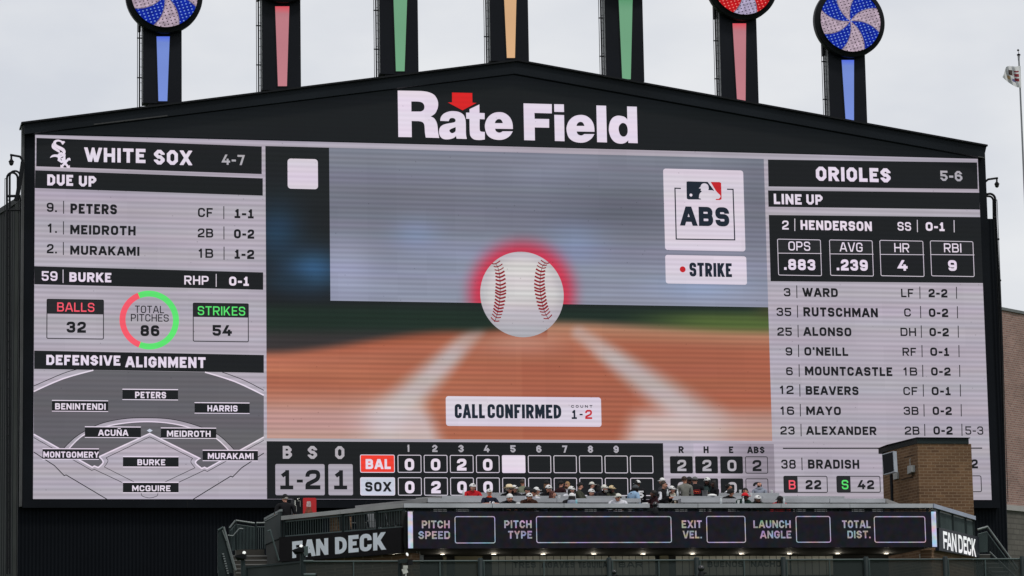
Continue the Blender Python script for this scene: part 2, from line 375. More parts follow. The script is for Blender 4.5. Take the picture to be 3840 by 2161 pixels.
# ------------------------------------------------------------------ stroke lettering: every glyph is a set of pen paths (x, y[, 's' = sharp])
S = 's'
G = {
 'A': (.70, [[(-.12, -.25), (.5, 1.25, S), (1.12, -.25)], [(.18, .27), (.82, .27)]]),
 'B': (.64, [[(0, -1), (0, 2)], [(0, 1), (.95, 1), (.95, .52), (0, .52)], [(.3, .52), (1, .52), (1, 0), (0, 0)]]),
 'C': (.62, [[(1, .66), (1, 1), (0, 1), (0, 0), (1, 0), (1, .34)]]),
 'D': (.64, [[(0, -1), (0, 2)], [(0, 1), (1, 1), (1, 0), (0, 0)]]),
 'E': (.55, [[(0, -1), (0, 2)], [(0, 1), (2, 1)], [(0, .52), (1.0, .52)], [(0, 0), (2, 0)]]),
 'F': (.54, [[(0, -1), (0, 2)], [(0, 1), (2, 1)], [(0, .48), (1.0, .48)]]),
 'G': (.64, [[(1, .68), (1, 1), (0, 1), (0, 0), (1, 0), (1, .46, S), (.5, .46)]]),
 'H': (.64, [[(0, -1), (0, 2)], [(1, -1), (1, 2)], [(0, .5), (1, .5)]]),
 'I': (0, [[(.5, -1), (.5, 2)]]),
 'J': (.55, [[(1, 2), (1, 0), (0, 0), (0, .3)]]),
 'K': (.66, [[(0, -1), (0, 2)], [(.05, .32), (1.08, 1.22)], [(.34, .60), (1.12, -.25)]]),
 'L': (.52, [[(0, 2), (0, 0, S), (2, 0)]]),
 'M': (.80, [[(0, -1), (0, 2)], [(1, -1), (1, 2)], [(-.02, 1.15), (.5, .22, S), (1.02, 1.15)]]),
 'N': (.66, [[(0, -1), (0, 2)], [(1, -1), (1, 2)], [(-.05, 1.15), (1.05, -.15)]]),
 'O': (.64, [[(0, 0), (0, 1), (1, 1), (1, 0), 'closed']]),
 'P': (.62, [[(0, -1), (0, 2)], [(0, 1), (1, 1), (1, .42), (0, .42)]]),
 'Q': (.64, [[(0, 0), (0, 1), (1, 1), (1, 0), 'closed'], [(.55, .3), (1.05, -.2)]]),
 'R': (.65, [[(0, -1), (0, 2)], [(0, 1), (1, 1), (1, .45), (0, .45)], [(.45, .5), (1.08, -.25)]]),
 'S': (.62, [[(1, .72), (1, 1), (0, 1), (0, .52), (1, .52), (1, 0), (0, 0), (0, .28)]]),
 'T': (.60, [[(-1, 1), (2, 1)], [(.5, 1), (.5, -1)]]),
 'U': (.64, [[(0, 2), (0, 0), (1, 0), (1, 2)]]),
 'V': (.68, [[(-.12, 1.25), (.5, -.25, S), (1.12, 1.25)]]),
 'W': (.95, [[(-.06, 1.2), (.27, -.2, S), (.5, .95, S), (.73, -.2, S), (1.06, 1.2)]]),
 'X': (.68, [[(-.1, -.2), (1.1, 1.2)], [(-.1, 1.2), (1.1, -.2)]]),
 'Y': (.66, [[(-.12, 1.25), (.5, .42, S), (1.12, 1.25)], [(.5, .5), (.5, -1)]]),
 'Z': (.60, [[(-1, 1), (1, 1, S), (0, 0, S), (2, 0)]]),
 '0': (.62, [[(0, 0), (0, 1), (1, 1), (1, 0), 'closed']]),
 '1': (.46, [[(.56, -1), (.56, 2)], [(.0, .74), (.62, 1.02)], [(-1, 0), (2, 0)]]),
 '2': (.60, [[(0, .68), (0, 1), (1, 1), (1, .55), (0, .20), (0, 0, S), (2, 0)]]),
 '3': (.61, [[(0, .72), (0, 1), (.97, 1), (.97, .52), (.3, .52)], [(.4, .52), (1, .52), (1, 0), (0, 0), (0, .28)]]),
 '4': (.64, [[(.62, 1.2), (-.02, .27, S), (2, .27)], [(.76, .62), (.76, -1)]]),
 '5': (.60, [[(2, 1), (.03, 1, S), (.03, .56, S), (1, .56), (1, 0), (0, 0), (0, .26)]]),
 '6': (.62, [[(.95, .76), (.95, 1), (0, 1), (0, 0), (1, 0), (1, .57), (0, .57)]]),
 '7': (.57, [[(-1, 1), (1, 1, S), (.32, -.3)]]),
 '8': (.62, [[(.03, .53), (.03, 1), (.97, 1), (.97, .53), 'closed'], [(0, 0), (0, .53), (1, .53), (1, 0), 'closed']]),
 '9': (.62, [[(.05, .24), (.05, 0), (1, 0), (1, 1), (0, 1), (0, .43), (1, .43)]]),
 '-': (.34, [[(-1, .42), (2, .42)]]),
 '.': (0, [[(.5, -1), (.5, -2)]]),
 "'": (0, [[(.5, 2), (.5, 3)]]),
 ' ': (.30, []),
}
G['Ñ'] = (G['N'][0], G['N'][1] + [[(.12, 4), (.38, 5), (.62, 4), (.9, 5)]])
def soften(P, r, seg, closed):
    out = []; n = len(P)
    for i, p in enumerate(P):
        sharp = len(p) > 2
        if sharp or (not closed and i in (0, n - 1)): out.append(Vector(p[:2])); continue
        a, b, c = Vector(P[i - 1][:2]), Vector(p[:2]), Vector(P[(i + 1) % n][:2])
        d1, d2 = (a - b), (c - b)
        e1 = d1.length * (1.0 if (not closed and i - 1 == 0) else .5); e2 = d2.length * (1.0 if (not closed and i + 1 == n - 1) else .5)
        k = min(r, e1 * .98, e2 * .98); s1 = b + d1.normalized() * k; s2 = b + d2.normalized() * k
        if seg == 1: out += [s1, s2]
        else:
            for j in range(seg + 1):
                t = j / seg; out.append(s1 * (1 - t) ** 2 + b * (2 * t * (1 - t)) + s2 * t * t)
    return out
def draw_text(mb, pl, txt, u0, v0, W, H, off, m, wt, style, slab1, sx=1.0):
    W = W / sx
    rr, seg = {'oct': (.17, 1), 'rnd': (.25, 4), 'sans': (.36, 6)}[style]
    gap = .13 if style != 'sans' else .10
    fixed = sum(wt for c in txt if G[c][0] == 0); flex = sum(G[c][0] for c in txt if G[c][0] > 0) + gap * (len(txt) - 1)
    K = (W / H - fixed) / flex if flex > 0 else 1.0
    x = 0.0; tiny = 0.0006
    for c in txt:
        gw, paths = G[c]; w = gw * K if gw else wt; t = wt
        if gw == 0 and flex == 0: w = W / H
        for pi, P in enumerate(paths):
            if c == '1' and not slab1 and pi == 2: continue
            closed = P[-1] == 'closed'; P = P[:-1] if closed else P; Q = []
            for p in P:
                X = 0.0 if p[0] <= -.9 else (w if p[0] >= 1.9 else t / 2 + p[0] * (w - t))
                y = p[1]
                Y = {-1: 0.0, -2: t, 2: 1.0, 3: .68, 4: 1.14, 5: 1.24}.get(y, None)
                if Y is None: Y = t / 2 + y * (1 - t)
                Q.append((X, Y) + tuple(p[2:]))
            hw = t * (.55 if any(p[1] in (4, 5) for p in P) else 1.0)
            Q = soften(Q, rr, seg, closed)
            lo, hi = (0.0, 1.0) if hw == t else (0, 2)
            for q in strip_quads(Q, hw, closed):
                q = clip_y(q, lo, hi)
                if len(q) >= 3: mb.face([pl.pt(u0 + (x + a) * H * sx, v0 + b * H, off + tiny * pi) for a, b in q], m)
        x += w + gap * K

# ------------------------------------------------------------------ scene-tree helpers
def thing(name, label, cat, loc=(0, 0, 0), group=None):
    o = bpy.data.objects.new(name, None); COL.objects.link(o); o.location = loc
    o.empty_display_size = 0.3
    o['label'] = label; o['category'] = cat
    if group: o['group'] = group
    return o
def tag(o, label, cat, group=None):
    o['label'] = label; o['category'] = cat
    if group: o['group'] = group
    return o
def origin_to(o, p):
    """Move a top-level mesh's origin to p without moving the mesh."""
    p = Vector(p); o.data.transform(Matrix.Translation(-p)); o.location = p; return o
# ================================================================== THE SCOREBOARD
LILAC = led('led_lilac', (172, 165, 177), 0.10)
WHITE = led('led_white', (226, 214, 230), 0.03)
LINEW = led('led_line', (206, 198, 210), 0.03)
BLACK = led('led_black', (22, 24, 27), 0.06)
CHAR = led('led_charcoal', (34, 35, 38), 0.06)
INK = led('led_ink', (22, 23, 27), 0.03)
GREY = led('led_grey', (172, 168, 176), 0.04)
SILV = led('led_silver', (166, 160, 171), 0.08)
FIELD = led('led_field', (96, 94, 100), 0.06)
DIRT = led('led_infield', (92, 90, 97), 0.06)
RED = led('led_red', (245, 88, 106), 0.04)
GREEN = led('led_green', (92, 226, 112), 0.04)
TEAMRED = led('led_team_red', (234, 60, 46), 0.05)
LOGORED = led('led_logo_red', (190, 30, 40), 0.03)
NAVY = led('led_navy', (24, 34, 47), 0.03)
PALE = led('led_pale_blue', (196, 200, 216), 0.04)
CARD = led('led_card', (212, 202, 216), 0.05)
PIC = led('led_picture', None, 0.10, attr=True)
SIGNDARK = led('led_sign_dark', (20, 23, 26), 0.05)
STEEL = surf('dark_steel', (0.0065, 0.008, 0.011), 0.6, 0.0, 0.2, 0.6, spec=0.06)
FASCIA = surf('fascia_metal', (0.0085, 0.0115, 0.0155), 0.5, 0.0, 0.25, 0.25, spec=0.10)
BLACKMET = surf('black_metal', (0.008, 0.009, 0.011), 0.5, 0.0, 0.2, 2.0, spec=0.12)
PALETRIM = surf('grey_trim', (0.055, 0.057, 0.06), 0.6, 0.0, 0.2, 1.0)
LOUVRE = ribbed('ribbed_black_sheet', (0.0022, 0.0032, 0.0052), (0.0065, 0.008, 0.011), 0.145)
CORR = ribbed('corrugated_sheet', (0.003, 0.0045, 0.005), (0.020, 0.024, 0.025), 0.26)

board = thing('scoreboard', 'huge dark stadium scoreboard of lit screens under a low gabled top', 'scoreboard', (SCREEN_W / 2, 0, 0))
P = BOARD
LAY = 0.006

# housing: dark cabinet with the gabled top
def bu(px, py, Y=0.0):
    p = at(px, py, Y); return (p.x, p.z)
hb = MB()
pts = [bu(84, 1903), bu(3749, 1905), bu(3694, 556), bu(1945, 240), bu(92, 462)]
hb.slab(P, pts, -0.03, -0.70, STEEL)
hb.build('housing', board)
fb = MB()
fas_top = [bu(88, 458, -.3), bu(1940, 231, -.3), bu(3700, 548, -.3)]
fas_bot = [bu(93, 503, -.3), bu(1931, 276, -.3), bu(3690, 592, -.3)]
FP = Plane((0, -0.03), (1, 0))
fb.slab(P, [fas_top[0], fas_top[1], fas_bot[1], fas_bot[0]], 0.30, -0.02, FASCIA)
fb.slab(P, [fas_top[1], fas_top[2], fas_bot[2], fas_bot[1]], 0.30, -0.02, FASCIA)
fb.build('roof_fascia', board)
rb_ = MB(); rb_.slab(P, [bu(560, 600), bu(3300, 600), bu(3300, 505), bu(1940, 240), bu(560, 410)], -.72, -3.2, BLACKMET); rb_.build('roof_deck', board)
cp = MB()                                    # thin projecting roof sheet with a pointed eave at each end
for a, b in ((bu(80, 464, -.4), bu(1940, 229, -.4)), (bu(1940, 229, -.4), bu(3704, 549, -.4))):
    cp.slab(P, [a, b, (b[0], b[1] + .07), (a[0], a[1] + .07)], 0.42, -0.95, BLACKMET)
cp.build('roof_sheet', board)
tr = MB()                                    # pale edge strip down the left flank, and the small ledge at the right eave
a = bu(89, 470); b = bu(84, 1900)
tr.box((a[0] - .07, -.02, b[1]), (a[0] + .03, .5, a[1]), PALETRIM)
tr.build('edge_trim', board)
tr = MB(); tr.bar(at(3668, 588, -.32), at(3691, 592, -.32), .05, .04, PALETRIM); tr.build('eave_ledge', board)
tr = MB(); tr.bar(at(352, 467, -.31), at(628, 434, -.31), .03, .05, surf('loose_trim', (0.035, 0.036, 0.038), .6)); tr.build('loose_trim', board)
bb = MB()                                    # wider plinth below, faced with ribbed black sheet
t0 = at(75, 741, .3); t1 = at(3727, 812, .3); r1 = at(3768, 1700, .3)
bb.box((t0.x, .3, 0), (t1.x, .9, t0.z), LOUVRE); bb.box((t0.x + 3, .91, 0), (t1.x - 3, 3.4, t0.z - 1), BLACKMET)
bb.build('plinth', board)
bl_ = MB()                                   # beam under the screens
bl_.box((bu(84, 1903)[0], -.06, bu(84, 1903)[1] - .02), (bu(3749, 1905)[0], .02, bu(124, 1874)[1] - .03), STEEL)
for px in (700, 1370, 2000, 2640, 3300): bl_.box((bu(px, 1890)[0], -.075, bu(84, 1903)[1] - .01), (bu(px, 1890)[0] + .04, -.058, bu(124, 1874)[1] - .04), BLACKMET)
bl_.build('lower_beam', board)

# ---------------------------------------------------------------- name panel: the LED gable with the stadium name
npm = MB()
npm.poly(P, [bu(100, 505), bu(1931, 274), bu(3684, 590), bu(3668, 594), bu(132, 500)], .004, SIGNDARK, uv=True)
name_panel = npm.build('name_panel', board)
c2 = crop(960, 0, 2.68333); c3 = crop(1920, 0, 2.68333)
def T(c, pts): return [c(*p) for p in pts]
def smooth_loop(pts, n=3):
    """Rounds a traced outline: Catmull-Rom through the points (pairs flagged by a third value stay corners)."""
    m = len(pts); out = []
    for i in range(m):
        p0, p1, p2, p3 = (pts[(i + k - 1) % m] for k in range(4))
        c1, c2_ = len(p1) > 2, len(p2) > 2
        A, B = Vector(p1[:2]), Vector(p2[:2])
        t1 = Vector((0, 0)) if c1 else (B - Vector(p0[:2])) * .5
        t2 = Vector((0, 0)) if c2_ else (Vector(p3[:2]) - A) * .5
        for j in range(n):
            t = j / n; out.append(tuple(A * (2 * t**3 - 3 * t**2 + 1) + t1 * (t**3 - 2 * t**2 + t) + B * (-2 * t**3 + 3 * t**2) + t2 * (t**3 - t**2)))
    return out
c = S
letters = [
 (c2, [(1425,913,c),(1640,917,c),(1720,925),(1790,955),(1826,1010),(1832,1065),(1820,1110),(1797,1148),(1757,1174,c),(1795,1195),(1822,1250),(1832,1330),(1842,1385,c),(1843,1390,c),(1708,1386,c),(1700,1340),(1696,1280),(1690,1248),(1670,1228),(1636,1221,c),(1565,1219,c),(1567,1382,c),(1432,1380,c)],
      [(1562,1023,c),(1635,1024),(1678,1038),(1695,1075),(1685,1110),(1655,1124,c),(1563,1124,c)]),
 (c2, [(1853,1218,c),(1860,1180),(1890,1145),(1940,1124),(1985,1120),(2040,1128),(2085,1155),(2106,1200),(2111,1260),(2112,1350),(2120,1394,c),(2120,1400,c),(2018,1397,c),(2012,1370,c),(1985,1392),(1935,1404),(1885,1400),(1853,1373),(1842,1330),(1851,1285),(1885,1257),(1940,1243),(1985,1235),(2005,1225),(2006,1205),(1992,1192),(1970,1189),(1950,1196),(1938,1221,c)],
      [(1945,1318),(1960,1300),(2008,1281,c),(2008,1318),(1990,1337),(1965,1341)]),
 (c2, [(2148,1100,c),(2247,1053,c),(2248,1138,c),(2300,1140,c),(2300,1202,c),(2250,1200,c),(2250,1300),(2262,1325),(2302,1329,c),(2302,1405,c),(2250,1411),(2195,1405),(2160,1375),(2150,1325),(2148,1198,c),(2115,1197,c),(2113,1135,c),(2148,1135,c)], None),
 (c2, 'e', (1755, -28)),
 (c3, [(115,1042,c),(400,1050,c),(400,1143,c),(225,1138,c),(227,1197,c),(373,1200,c),(373,1287,c),(228,1284,c),(230,1415,c),(122,1412,c)], None),
 (c3, [(423,1050,c),(521,1052,c),(523,1129,c),(425,1127,c)], None),
 (c3, [(425,1157,c),(523,1160,c),(528,1423,c),(431,1420,c)], None),
 (c3, 'e', (0, 0)),
 (c3, [(848,1063,c),(946,1066,c),(955,1435,c),(856,1432,c)], None),
 (c3, [(1157,1073,c),(1255,1076,c),(1264,1443,c),(1170,1440,c),(1169,1413,c),(1140,1438),(1095,1448),(1040,1435),(1000,1395),(978,1340),(974,1290),(985,1230),(1015,1185),(1060,1166),(1110,1171),(1140,1184),(1160,1206,c)],
      [(1072,1300),(1080,1265),(1100,1243),(1125,1240),(1150,1258),(1163,1300),(1160,1345),(1140,1372),(1110,1375),(1085,1352)]),
]
EO = [(829,1328,c),(825,1270),(800,1212),(750,1170),(690,1158),(625,1172),(575,1215),(551,1270),(549,1320),(570,1385),(620,1425),(690,1438),(750,1428),(800,1395),(828,1351,c),(724,1351,c),(712,1361),(690,1365),(668,1357),(655,1343),(650,1325,c)]
EH = [(648,1269,c),(655,1248),(672,1232),(690,1228),(708,1233),(722,1250),(728,1269,c)]
for cc, out, hole in letters:
    lt = MB()
    if out == 'e':
        dx, dy = hole; o_ = [(p[0] + dx, p[1] + dy) + tuple(p[2:]) for p in EO]; h_ = [(p[0] + dx, p[1] + dy) + tuple(p[2:]) for p in EH]
    else: o_, h_ = out, hole
    lt.poly(P, T(cc, smooth_loop(o_)), .012, WHITE, holes=(T(cc, smooth_loop(h_)),) if h_ else ())
    lt.build('letter', name_panel)
ar = MB(); ar.poly(P, T(c2, [(1972,933),(2175,938),(2177,1035),(2218,1038),(2077,1112),(1930,1033),(1972,1032)]), .014, led('led_arrow', (214, 32, 34), 0.05)); ar.build('arrow', name_panel)

# ---------------------------------------------------------------- plates of the four screens
uA = P.uv((995, 1100))[0]; uB = P.uv((2878, 1080))[0]; vM = P.uv((1900, 1651))[1]
z0, z1 = SCREEN_Z, SCREEN_Z + SCREEN_H
def plate(name, u0, v0, u1, v1):
    m = MB(); m.face([P.pt(u0, v0, .002), P.pt(u1, v0, .002), P.pt(u1, v1, .002), P.pt(u0, v1, .002)], LILAC); return m.build(name, board)
home = plate('team_stats_screen', 0, z0, uA, z1)
video = plate('video_screen', uA, vM, uB, z1)
score = plate('line_score_screen', uA, z0, uB, vM)
line = plate('lineup_screen', uB, z0, SCREEN_W, z1)
L1, L2, L3, L4 = .008, .014, .020, .026
A = crop(0, 480, 2.576); B = crop(0, 960, 2.576); C = crop(0, 1350, 2.544)
def block(name, parent, fn):
    m = MB(); fn(m); return m.build(name, parent)
def bar4(m, c, tl, tr, br, bl, mat=BLACK, off=L1): m.quad(P, c(*tl), c(*tr), c(*br), c(*bl), off, mat)
def vline(m, c, a, b, w, mat, off=L2): m.line(P, [c(*a), c(*b)], w, off, mat)

# team header with the club's interlocked script
def f(m):
    bar4(m, A, (352, 97), (2528, 180), (2528, 447), (350, 372))
    m.text(P, "WHITE", A(818, 327), A(1405, 204), L2, WHITE, .23, 'oct')
    m.text(P, "SOX", A(1487, 353), A(1852, 221), L2, WHITE, .23, 'oct')
    m.text(P, "4-7", A(2145, 356), A(2362, 263), L2, GREY, .19, 'oct', False)
    k = crop(130, 500, 9.665)
    def tr(pts, holes=()): m.poly(P, T(k, smooth_loop(pts)), L2, WHITE, holes=[T(k, smooth_loop(h)) for h in holes])
    tr([(1020,420,c),(985,395),(965,350),(930,318),(880,305),(825,305),(785,325),(770,360),(785,400),(850,445),(950,490),(1040,540),(1095,595),(1118,660),(1112,720),(1098,755,c),(1030,740,c),(1020,700),(985,655),(900,605),(800,545),(715,485),(680,430),(667,365),(685,305),(740,255),(820,233),(900,242),(960,268),(1015,290),(1062,285,c),(1100,322,c)])
    tr([(652,350,c),(620,420),(615,490),(640,550),(700,600),(800,660),(910,722,c),(915,650,c),(880,605),(780,540),(700,470),(668,410)])
    tr([(555,900,c),(585,840),(640,795),(720,772),(830,776,c),(870,735),(960,685,c),(1040,735,c),(1122,775,c),(1112,850,c),(1115,955,c),(1145,975,c),(1100,1010,c),(1050,1050,c),(980,1090,c),(830,995,c),(845,895,c),(800,868),(740,857),(650,865)],
       [[(935,800,c),(975,780,c),(955,815,c)], [(1038,840,c),(945,885,c),(938,960,c),(985,1000,c),(985,970,c),(960,945,c),(960,900,c),(1030,890,c)]])
    m.line(P, T(k, [(1000, 1190), (1235, 925)]), 8.5, L3, WHITE); m.line(P, T(k, [(1060, 1040), (1215, 1225)]), 8.5, L3, WHITE)
    m.poly(P, T(k, [(1215,925),(1248,884),(1295,925),(1295,1005),(1250,985)]), L2, WHITE)
    m.poly(P, T(k, [(935,1135),(990,1180),(1050,1240),(1040,1252),(930,1250)]), L2, WHITE); m.poly(P, T(k, [(1275,1160),(1215,1190),(1150,1245),(1160,1258),(1275,1262)]), L2, WHITE)
block('team_header', home, f)
def f(m):
    bar4(m, A, (340, 410), (2538, 488), (2538, 655), (337, 582)); m.text(P, "DUE", A(456, 556), A(706, 455), L2, WHITE, .24, 'oct'); m.text(P, "UP", A(762, 566), A(930, 467), L2, WHITE, .24, 'oct')
block('section_bar', home, f)
rows = [("9.", (450,812),(550,724), (614,705),(614,830), "PETERS",(680,828),(1130,740), "CF",(1912,862),(2055,775), (2162,757),(2162,882), "1-1",(2265,872),(2450,787)),
        ("1.", (455,1013),(550,925), (613,903),(613,1030), "MEIDROTH",(678,1028),(1310,949), "2B",(1910,1058),(2060,973), (2163,953),(2163,1078), "0-2",(2260,1068),(2455,982)),
        ("2.", (452,1212),(550,1123), (612,1103),(612,1228), "MURAKAMI",(678,1225),(1347,1149), "1B",(1913,1255),(2060,1168), (2164,1148),(2164,1275), "1-2",(2265,1265),(2455,1178))]
for n, a, b, s0, s1, nm, d, e, pos, g, h, s2, s3, st, i, j in rows:
    def f(m):
        m.text(P, n, A(*a), A(*b), L1, INK, .19, 'rnd', False); vline(m, A, s0, s1, 3.2, INK, L1); m.text(P, nm, A(*d), A(*e), L1, INK, .24)
        m.text(P, pos, A(*g), A(*h), L1, INK, .185, 'rnd', False); vline(m, A, s2, s3, 3.2, INK, L1); m.text(P, st, A(*i), A(*j), L1, INK, .235)
    block('player_row', home, f)
def f(m):
    bar4(m, B, (332, 100), (2542, 160), (2542, 328), (332, 275))
    m.text(P, "59", B(402, 240), B(555, 150), L2, WHITE, .175); vline(m, B, (609, 133), (609, 262), 3, LINEW); m.text(P, "BURKE", B(670, 250), B(1075, 165), L2, WHITE, .235)
    m.text(P, "RHP", B(1780, 277), B(2015, 195), L2, WHITE, .175); vline(m, B, (2088, 175), (2088, 300), 3, LINEW); m.text(P, "0-1", B(2213, 288), B(2403, 203), L2, WHITE, .235)
block('player_row', home, f)
for tl, br, dv, lab, a, b, mat, num, d, e in (((450,415),(1003,808),566,"BALLS",(552,537),(912,455),RED,"32",(642,742),(830,637)), ((1862,452),(2403,835),597,"STRIKES",(1910,572),(2368,492),GREEN,"54",(2052,772),(2240,670))):
    def f(m):
        m.outline(P, B(*tl), B(*br), 6, 3.2, L2, INK); m.rrect(P, B(*tl), B(br[0], dv), 5, L1, CHAR)
        m.text(P, lab, B(*a), B(*b), L2, mat, .14); m.text(P, num, B(*d), B(*e), L2, INK, .24)
    block('stat_box', home, f)
def f(m):
    m.disc(P, B(1442, 620), 287 / 2.576, 287 / 2.576, L1, GREEN, 96, .80, -111, 113); m.disc(P, B(1442, 620), 287 / 2.576, 287 / 2.576, L1, RED, 96, .80, 113, 249)
    m.text(P, "TOTAL", B(1303, 551), B(1585, 484), L1, INK, .135); m.text(P, "PITCHES", B(1264, 632), B(1630, 566), L1, INK, .135); m.text(P, "86", B(1357, 775), B(1540, 671), L1, INK, .25)
block('pitch_ring', home, f)
def f(m):
    bar4(m, B, (330, 915), (2548, 958), (2548, 1130), (330, 1092)); m.text(P, "DEFENSIVE", B(447, 1054), B(1162, 964), L3, WHITE, .24, 'oct'); m.text(P, "ALIGNMENT", B(1213, 1076), B(1985, 980), L3, WHITE, .24, 'oct')
block('section_bar', home, f)
# the drawn ball field behind the name plates
def bez(pts, n=10): return [p[:2] for p in smooth_loop([pts[0] + (c,)] + list(pts[1:-1]) + [pts[-1] + (c,)], n)[:(len(pts) - 1) * n + 1]]
def f(m):
    m.poly(P, T(C, bez([(322,300),(600,178),(890,97)], 5) + bez([(1950,118),(2240,205),(2516,338)], 5) + [(2516,735),(1975,1040),(1950,1028),(1925,1040)] + bez([(1868,990),(1876,962),(1905,940)], 3) + [(1428,705),(945,925)] + bez([(975,955),(980,985),(935,1028)], 3) + [(900,1015),(880,1027),(322,712)]), L1, FIELD)
    oa = bez([(610,842),(740,722),(950,613),(1180,563),(1415,553),(1640,568),(1860,622),(2080,715),(2235,860)], 6)
    ia = bez([(660,845),(790,722),(1000,640),(1200,602),(1410,590),(1620,605),(1800,645),(2040,735),(2180,862)], 6)
    m.poly(P, T(C, oa + ia[::-1]), L2, SILV); m.line(P, T(C, oa), 2.6, L3, INK); m.line(P, T(C, ia), 4.2, L3, WHITE)
    for pts, w, mt in (([(322,710),(880,1025),(900,1013),(937,1028)] + bez([(937,1028),(981,986),(975,955),(945,925)], 4) + [(1428,703),(1905,940)] + bez([(1905,940),(1873,962),(1868,990),(1925,1037)], 4) + [(1950,1025),(1975,1037),(2516,737)], 5, WHITE),
                       ([(322,742),(875,1055),(900,1045),(1165,1170)], 2.2, INK), ([(2516,768),(1978,1065),(1950,1053),(1705,1168)], 2.2, INK),
                       (bez([(1010,935),(1030,965),(995,1022)], 4) + [(1285,1168)], 2.0, INK), (bez([(1838,940),(1820,975),(1860,1030)], 4) + [(1568,1168)], 2.0, INK), ([(1010,935),(1428,735),(1838,940)], 2.2, INK),
                       (bez([(322,250),(600,130),(730,92)], 4), 2.6, INK), (bez([(2120,118),(2330,195),(2516,292)], 4), 2.6, INK), (bez([(322,302),(600,180),(890,99)], 4), 5, WHITE), (bez([(1955,118),(2240,207),(2516,338)], 4), 5, WHITE),
                       ([(322,880),(520,1010),(612,1105),(630,1098),(1025,1333)], 3.2, INK), ([(2516,890),(2305,1030),(2218,1118),(2200,1110),(1830,1338)], 3.2, INK), (bez([(1347,1270),(1358,1300),(1426,1317),(1495,1300),(1505,1270)], 4), 2, INK)):
        m.line(P, T(C, pts), w, L3, mt)
    m.poly(P, T(C, [(1400,675),(1428,658),(1456,675),(1428,692)]), L3, PALE)
block('field_diagram', home, f)
for nm, tl, br, a, b in (("PETERS",(1167,285),(1698,380),(1288,366),(1583,307)), ("BENINTENDI",(495,392),(1031,490),(525,474),(1007,418)), ("HARRIS",(1855,413),(2380,509),(1978,492),(2265,436)),
        ("ACUÑA",(809,643),(1343,740),(937,725),(1222,668)), ("MEIDROTH",(1533,654),(2062,747),(1592,734),(2008,678)), ("MONTGOMERY",(405,852),(943,947),(412,933),(943,877)),
        ("MURAKAMI",(1932,867),(2460,961),(1982,947),(2417,891)), ("BURKE",(1172,928),(1703,1020),(1310,1006),(1575,950)), ("MCGUIRE",(1172,1173),(1703,1265),(1260,1254),(1625,1199))):
    def f(m):
        m.rect(P, C(tl[0], tl[1] - 9), C(br[0], br[1] + 7), .030, WHITE); m.rect(P, C(*tl), C(*br), .034, BLACK); m.text(P, nm, C(*a), C(*b), .040, WHITE, .215)
    block('name_plate', home, f)

# ---------------------------------------------------------------- lineup screen
D = crop(2840, 540, 2.576); E_ = crop(2840, 1040, 2.266); K5 = crop(2860, 1640, 4.954)
def f(m):
    bar4(m, D, (102, 152), (2122, 180), (2130, 437), (107, 412)); m.text(P, "ORIOLES", D(567, 356), D(1283, 238), L2, WHITE, .245, 'oct'); m.text(P, "5-6", D(1768, 357), D(1977, 264), L2, GREY, .20, 'oct')
block('team_header', line, f)
def f(m):
    bar4(m, D, (103, 450), (2143, 472), (2148, 635), (107, 608)); m.text(P, "LINE", D(160, 582), D(425, 488), L2, WHITE, .23, 'oct'); m.text(P, "UP", D(474, 586), D(628, 492), L2, WHITE, .23, 'oct')
block('section_bar', line, f)
def f(m):
    bar4(m, D, (110, 687), (2155, 708), (2178, 1345), (128, 1327))
    m.text(P, "2", D(240, 827), D(300, 742), L2, WHITE, .175); vline(m, D, (361, 722), (361, 842), 3, LINEW); m.text(P, "HENDERSON", D(418, 829), D(1103, 752), L2, WHITE, .23)
    m.text(P, "SS", D(1355, 838), D(1482, 757), L2, WHITE, .165); vline(m, D, (1544, 735), (1546, 853), 3, LINEW); m.text(P, "0-1", D(1627, 840), D(1805, 760), L2, WHITE, .235); vline(m, D, (1899, 738), (1901, 855), 3, LINEW)
block('batter_panel', line, f)
for tl, br, dv, lab, a, b, num, d, e in (((190,917),(622,1278),1056,"OPS",(300,1030),(508,946),".883",(258,1217),(557,1118)), ((692,925),(1123,1281),1063,"AVG",(797,1040),(1013,956),".239",(766,1222),(1063,1121)),
        ((1178,929),(1613,1285),1068,"HR",(1323,1046),(1465,962),"4",(1360,1225),(1447,1124)), ((1666,934),(2097,1286),1070,"RBI",(1803,1047),(1967,964),"9",(1843,1227),(1923,1125))):
    def f(m):
        m.rrect(P, D(*tl), D(br[0], dv), 5, L2, CHAR); m.outline(P, D(*tl), D(*br), 6, 2.4, L3, LINEW); m.line(P, [D(tl[0] + 4, dv), D(br[0] - 2, dv + 4)], 2.4, L3, LINEW)
        m.text(P, lab, D(*a), D(*b), L3, WHITE, .135); m.text(P, num, D(*d), D(*e), L3, WHITE, .24)
    block('stat_box', line, f)
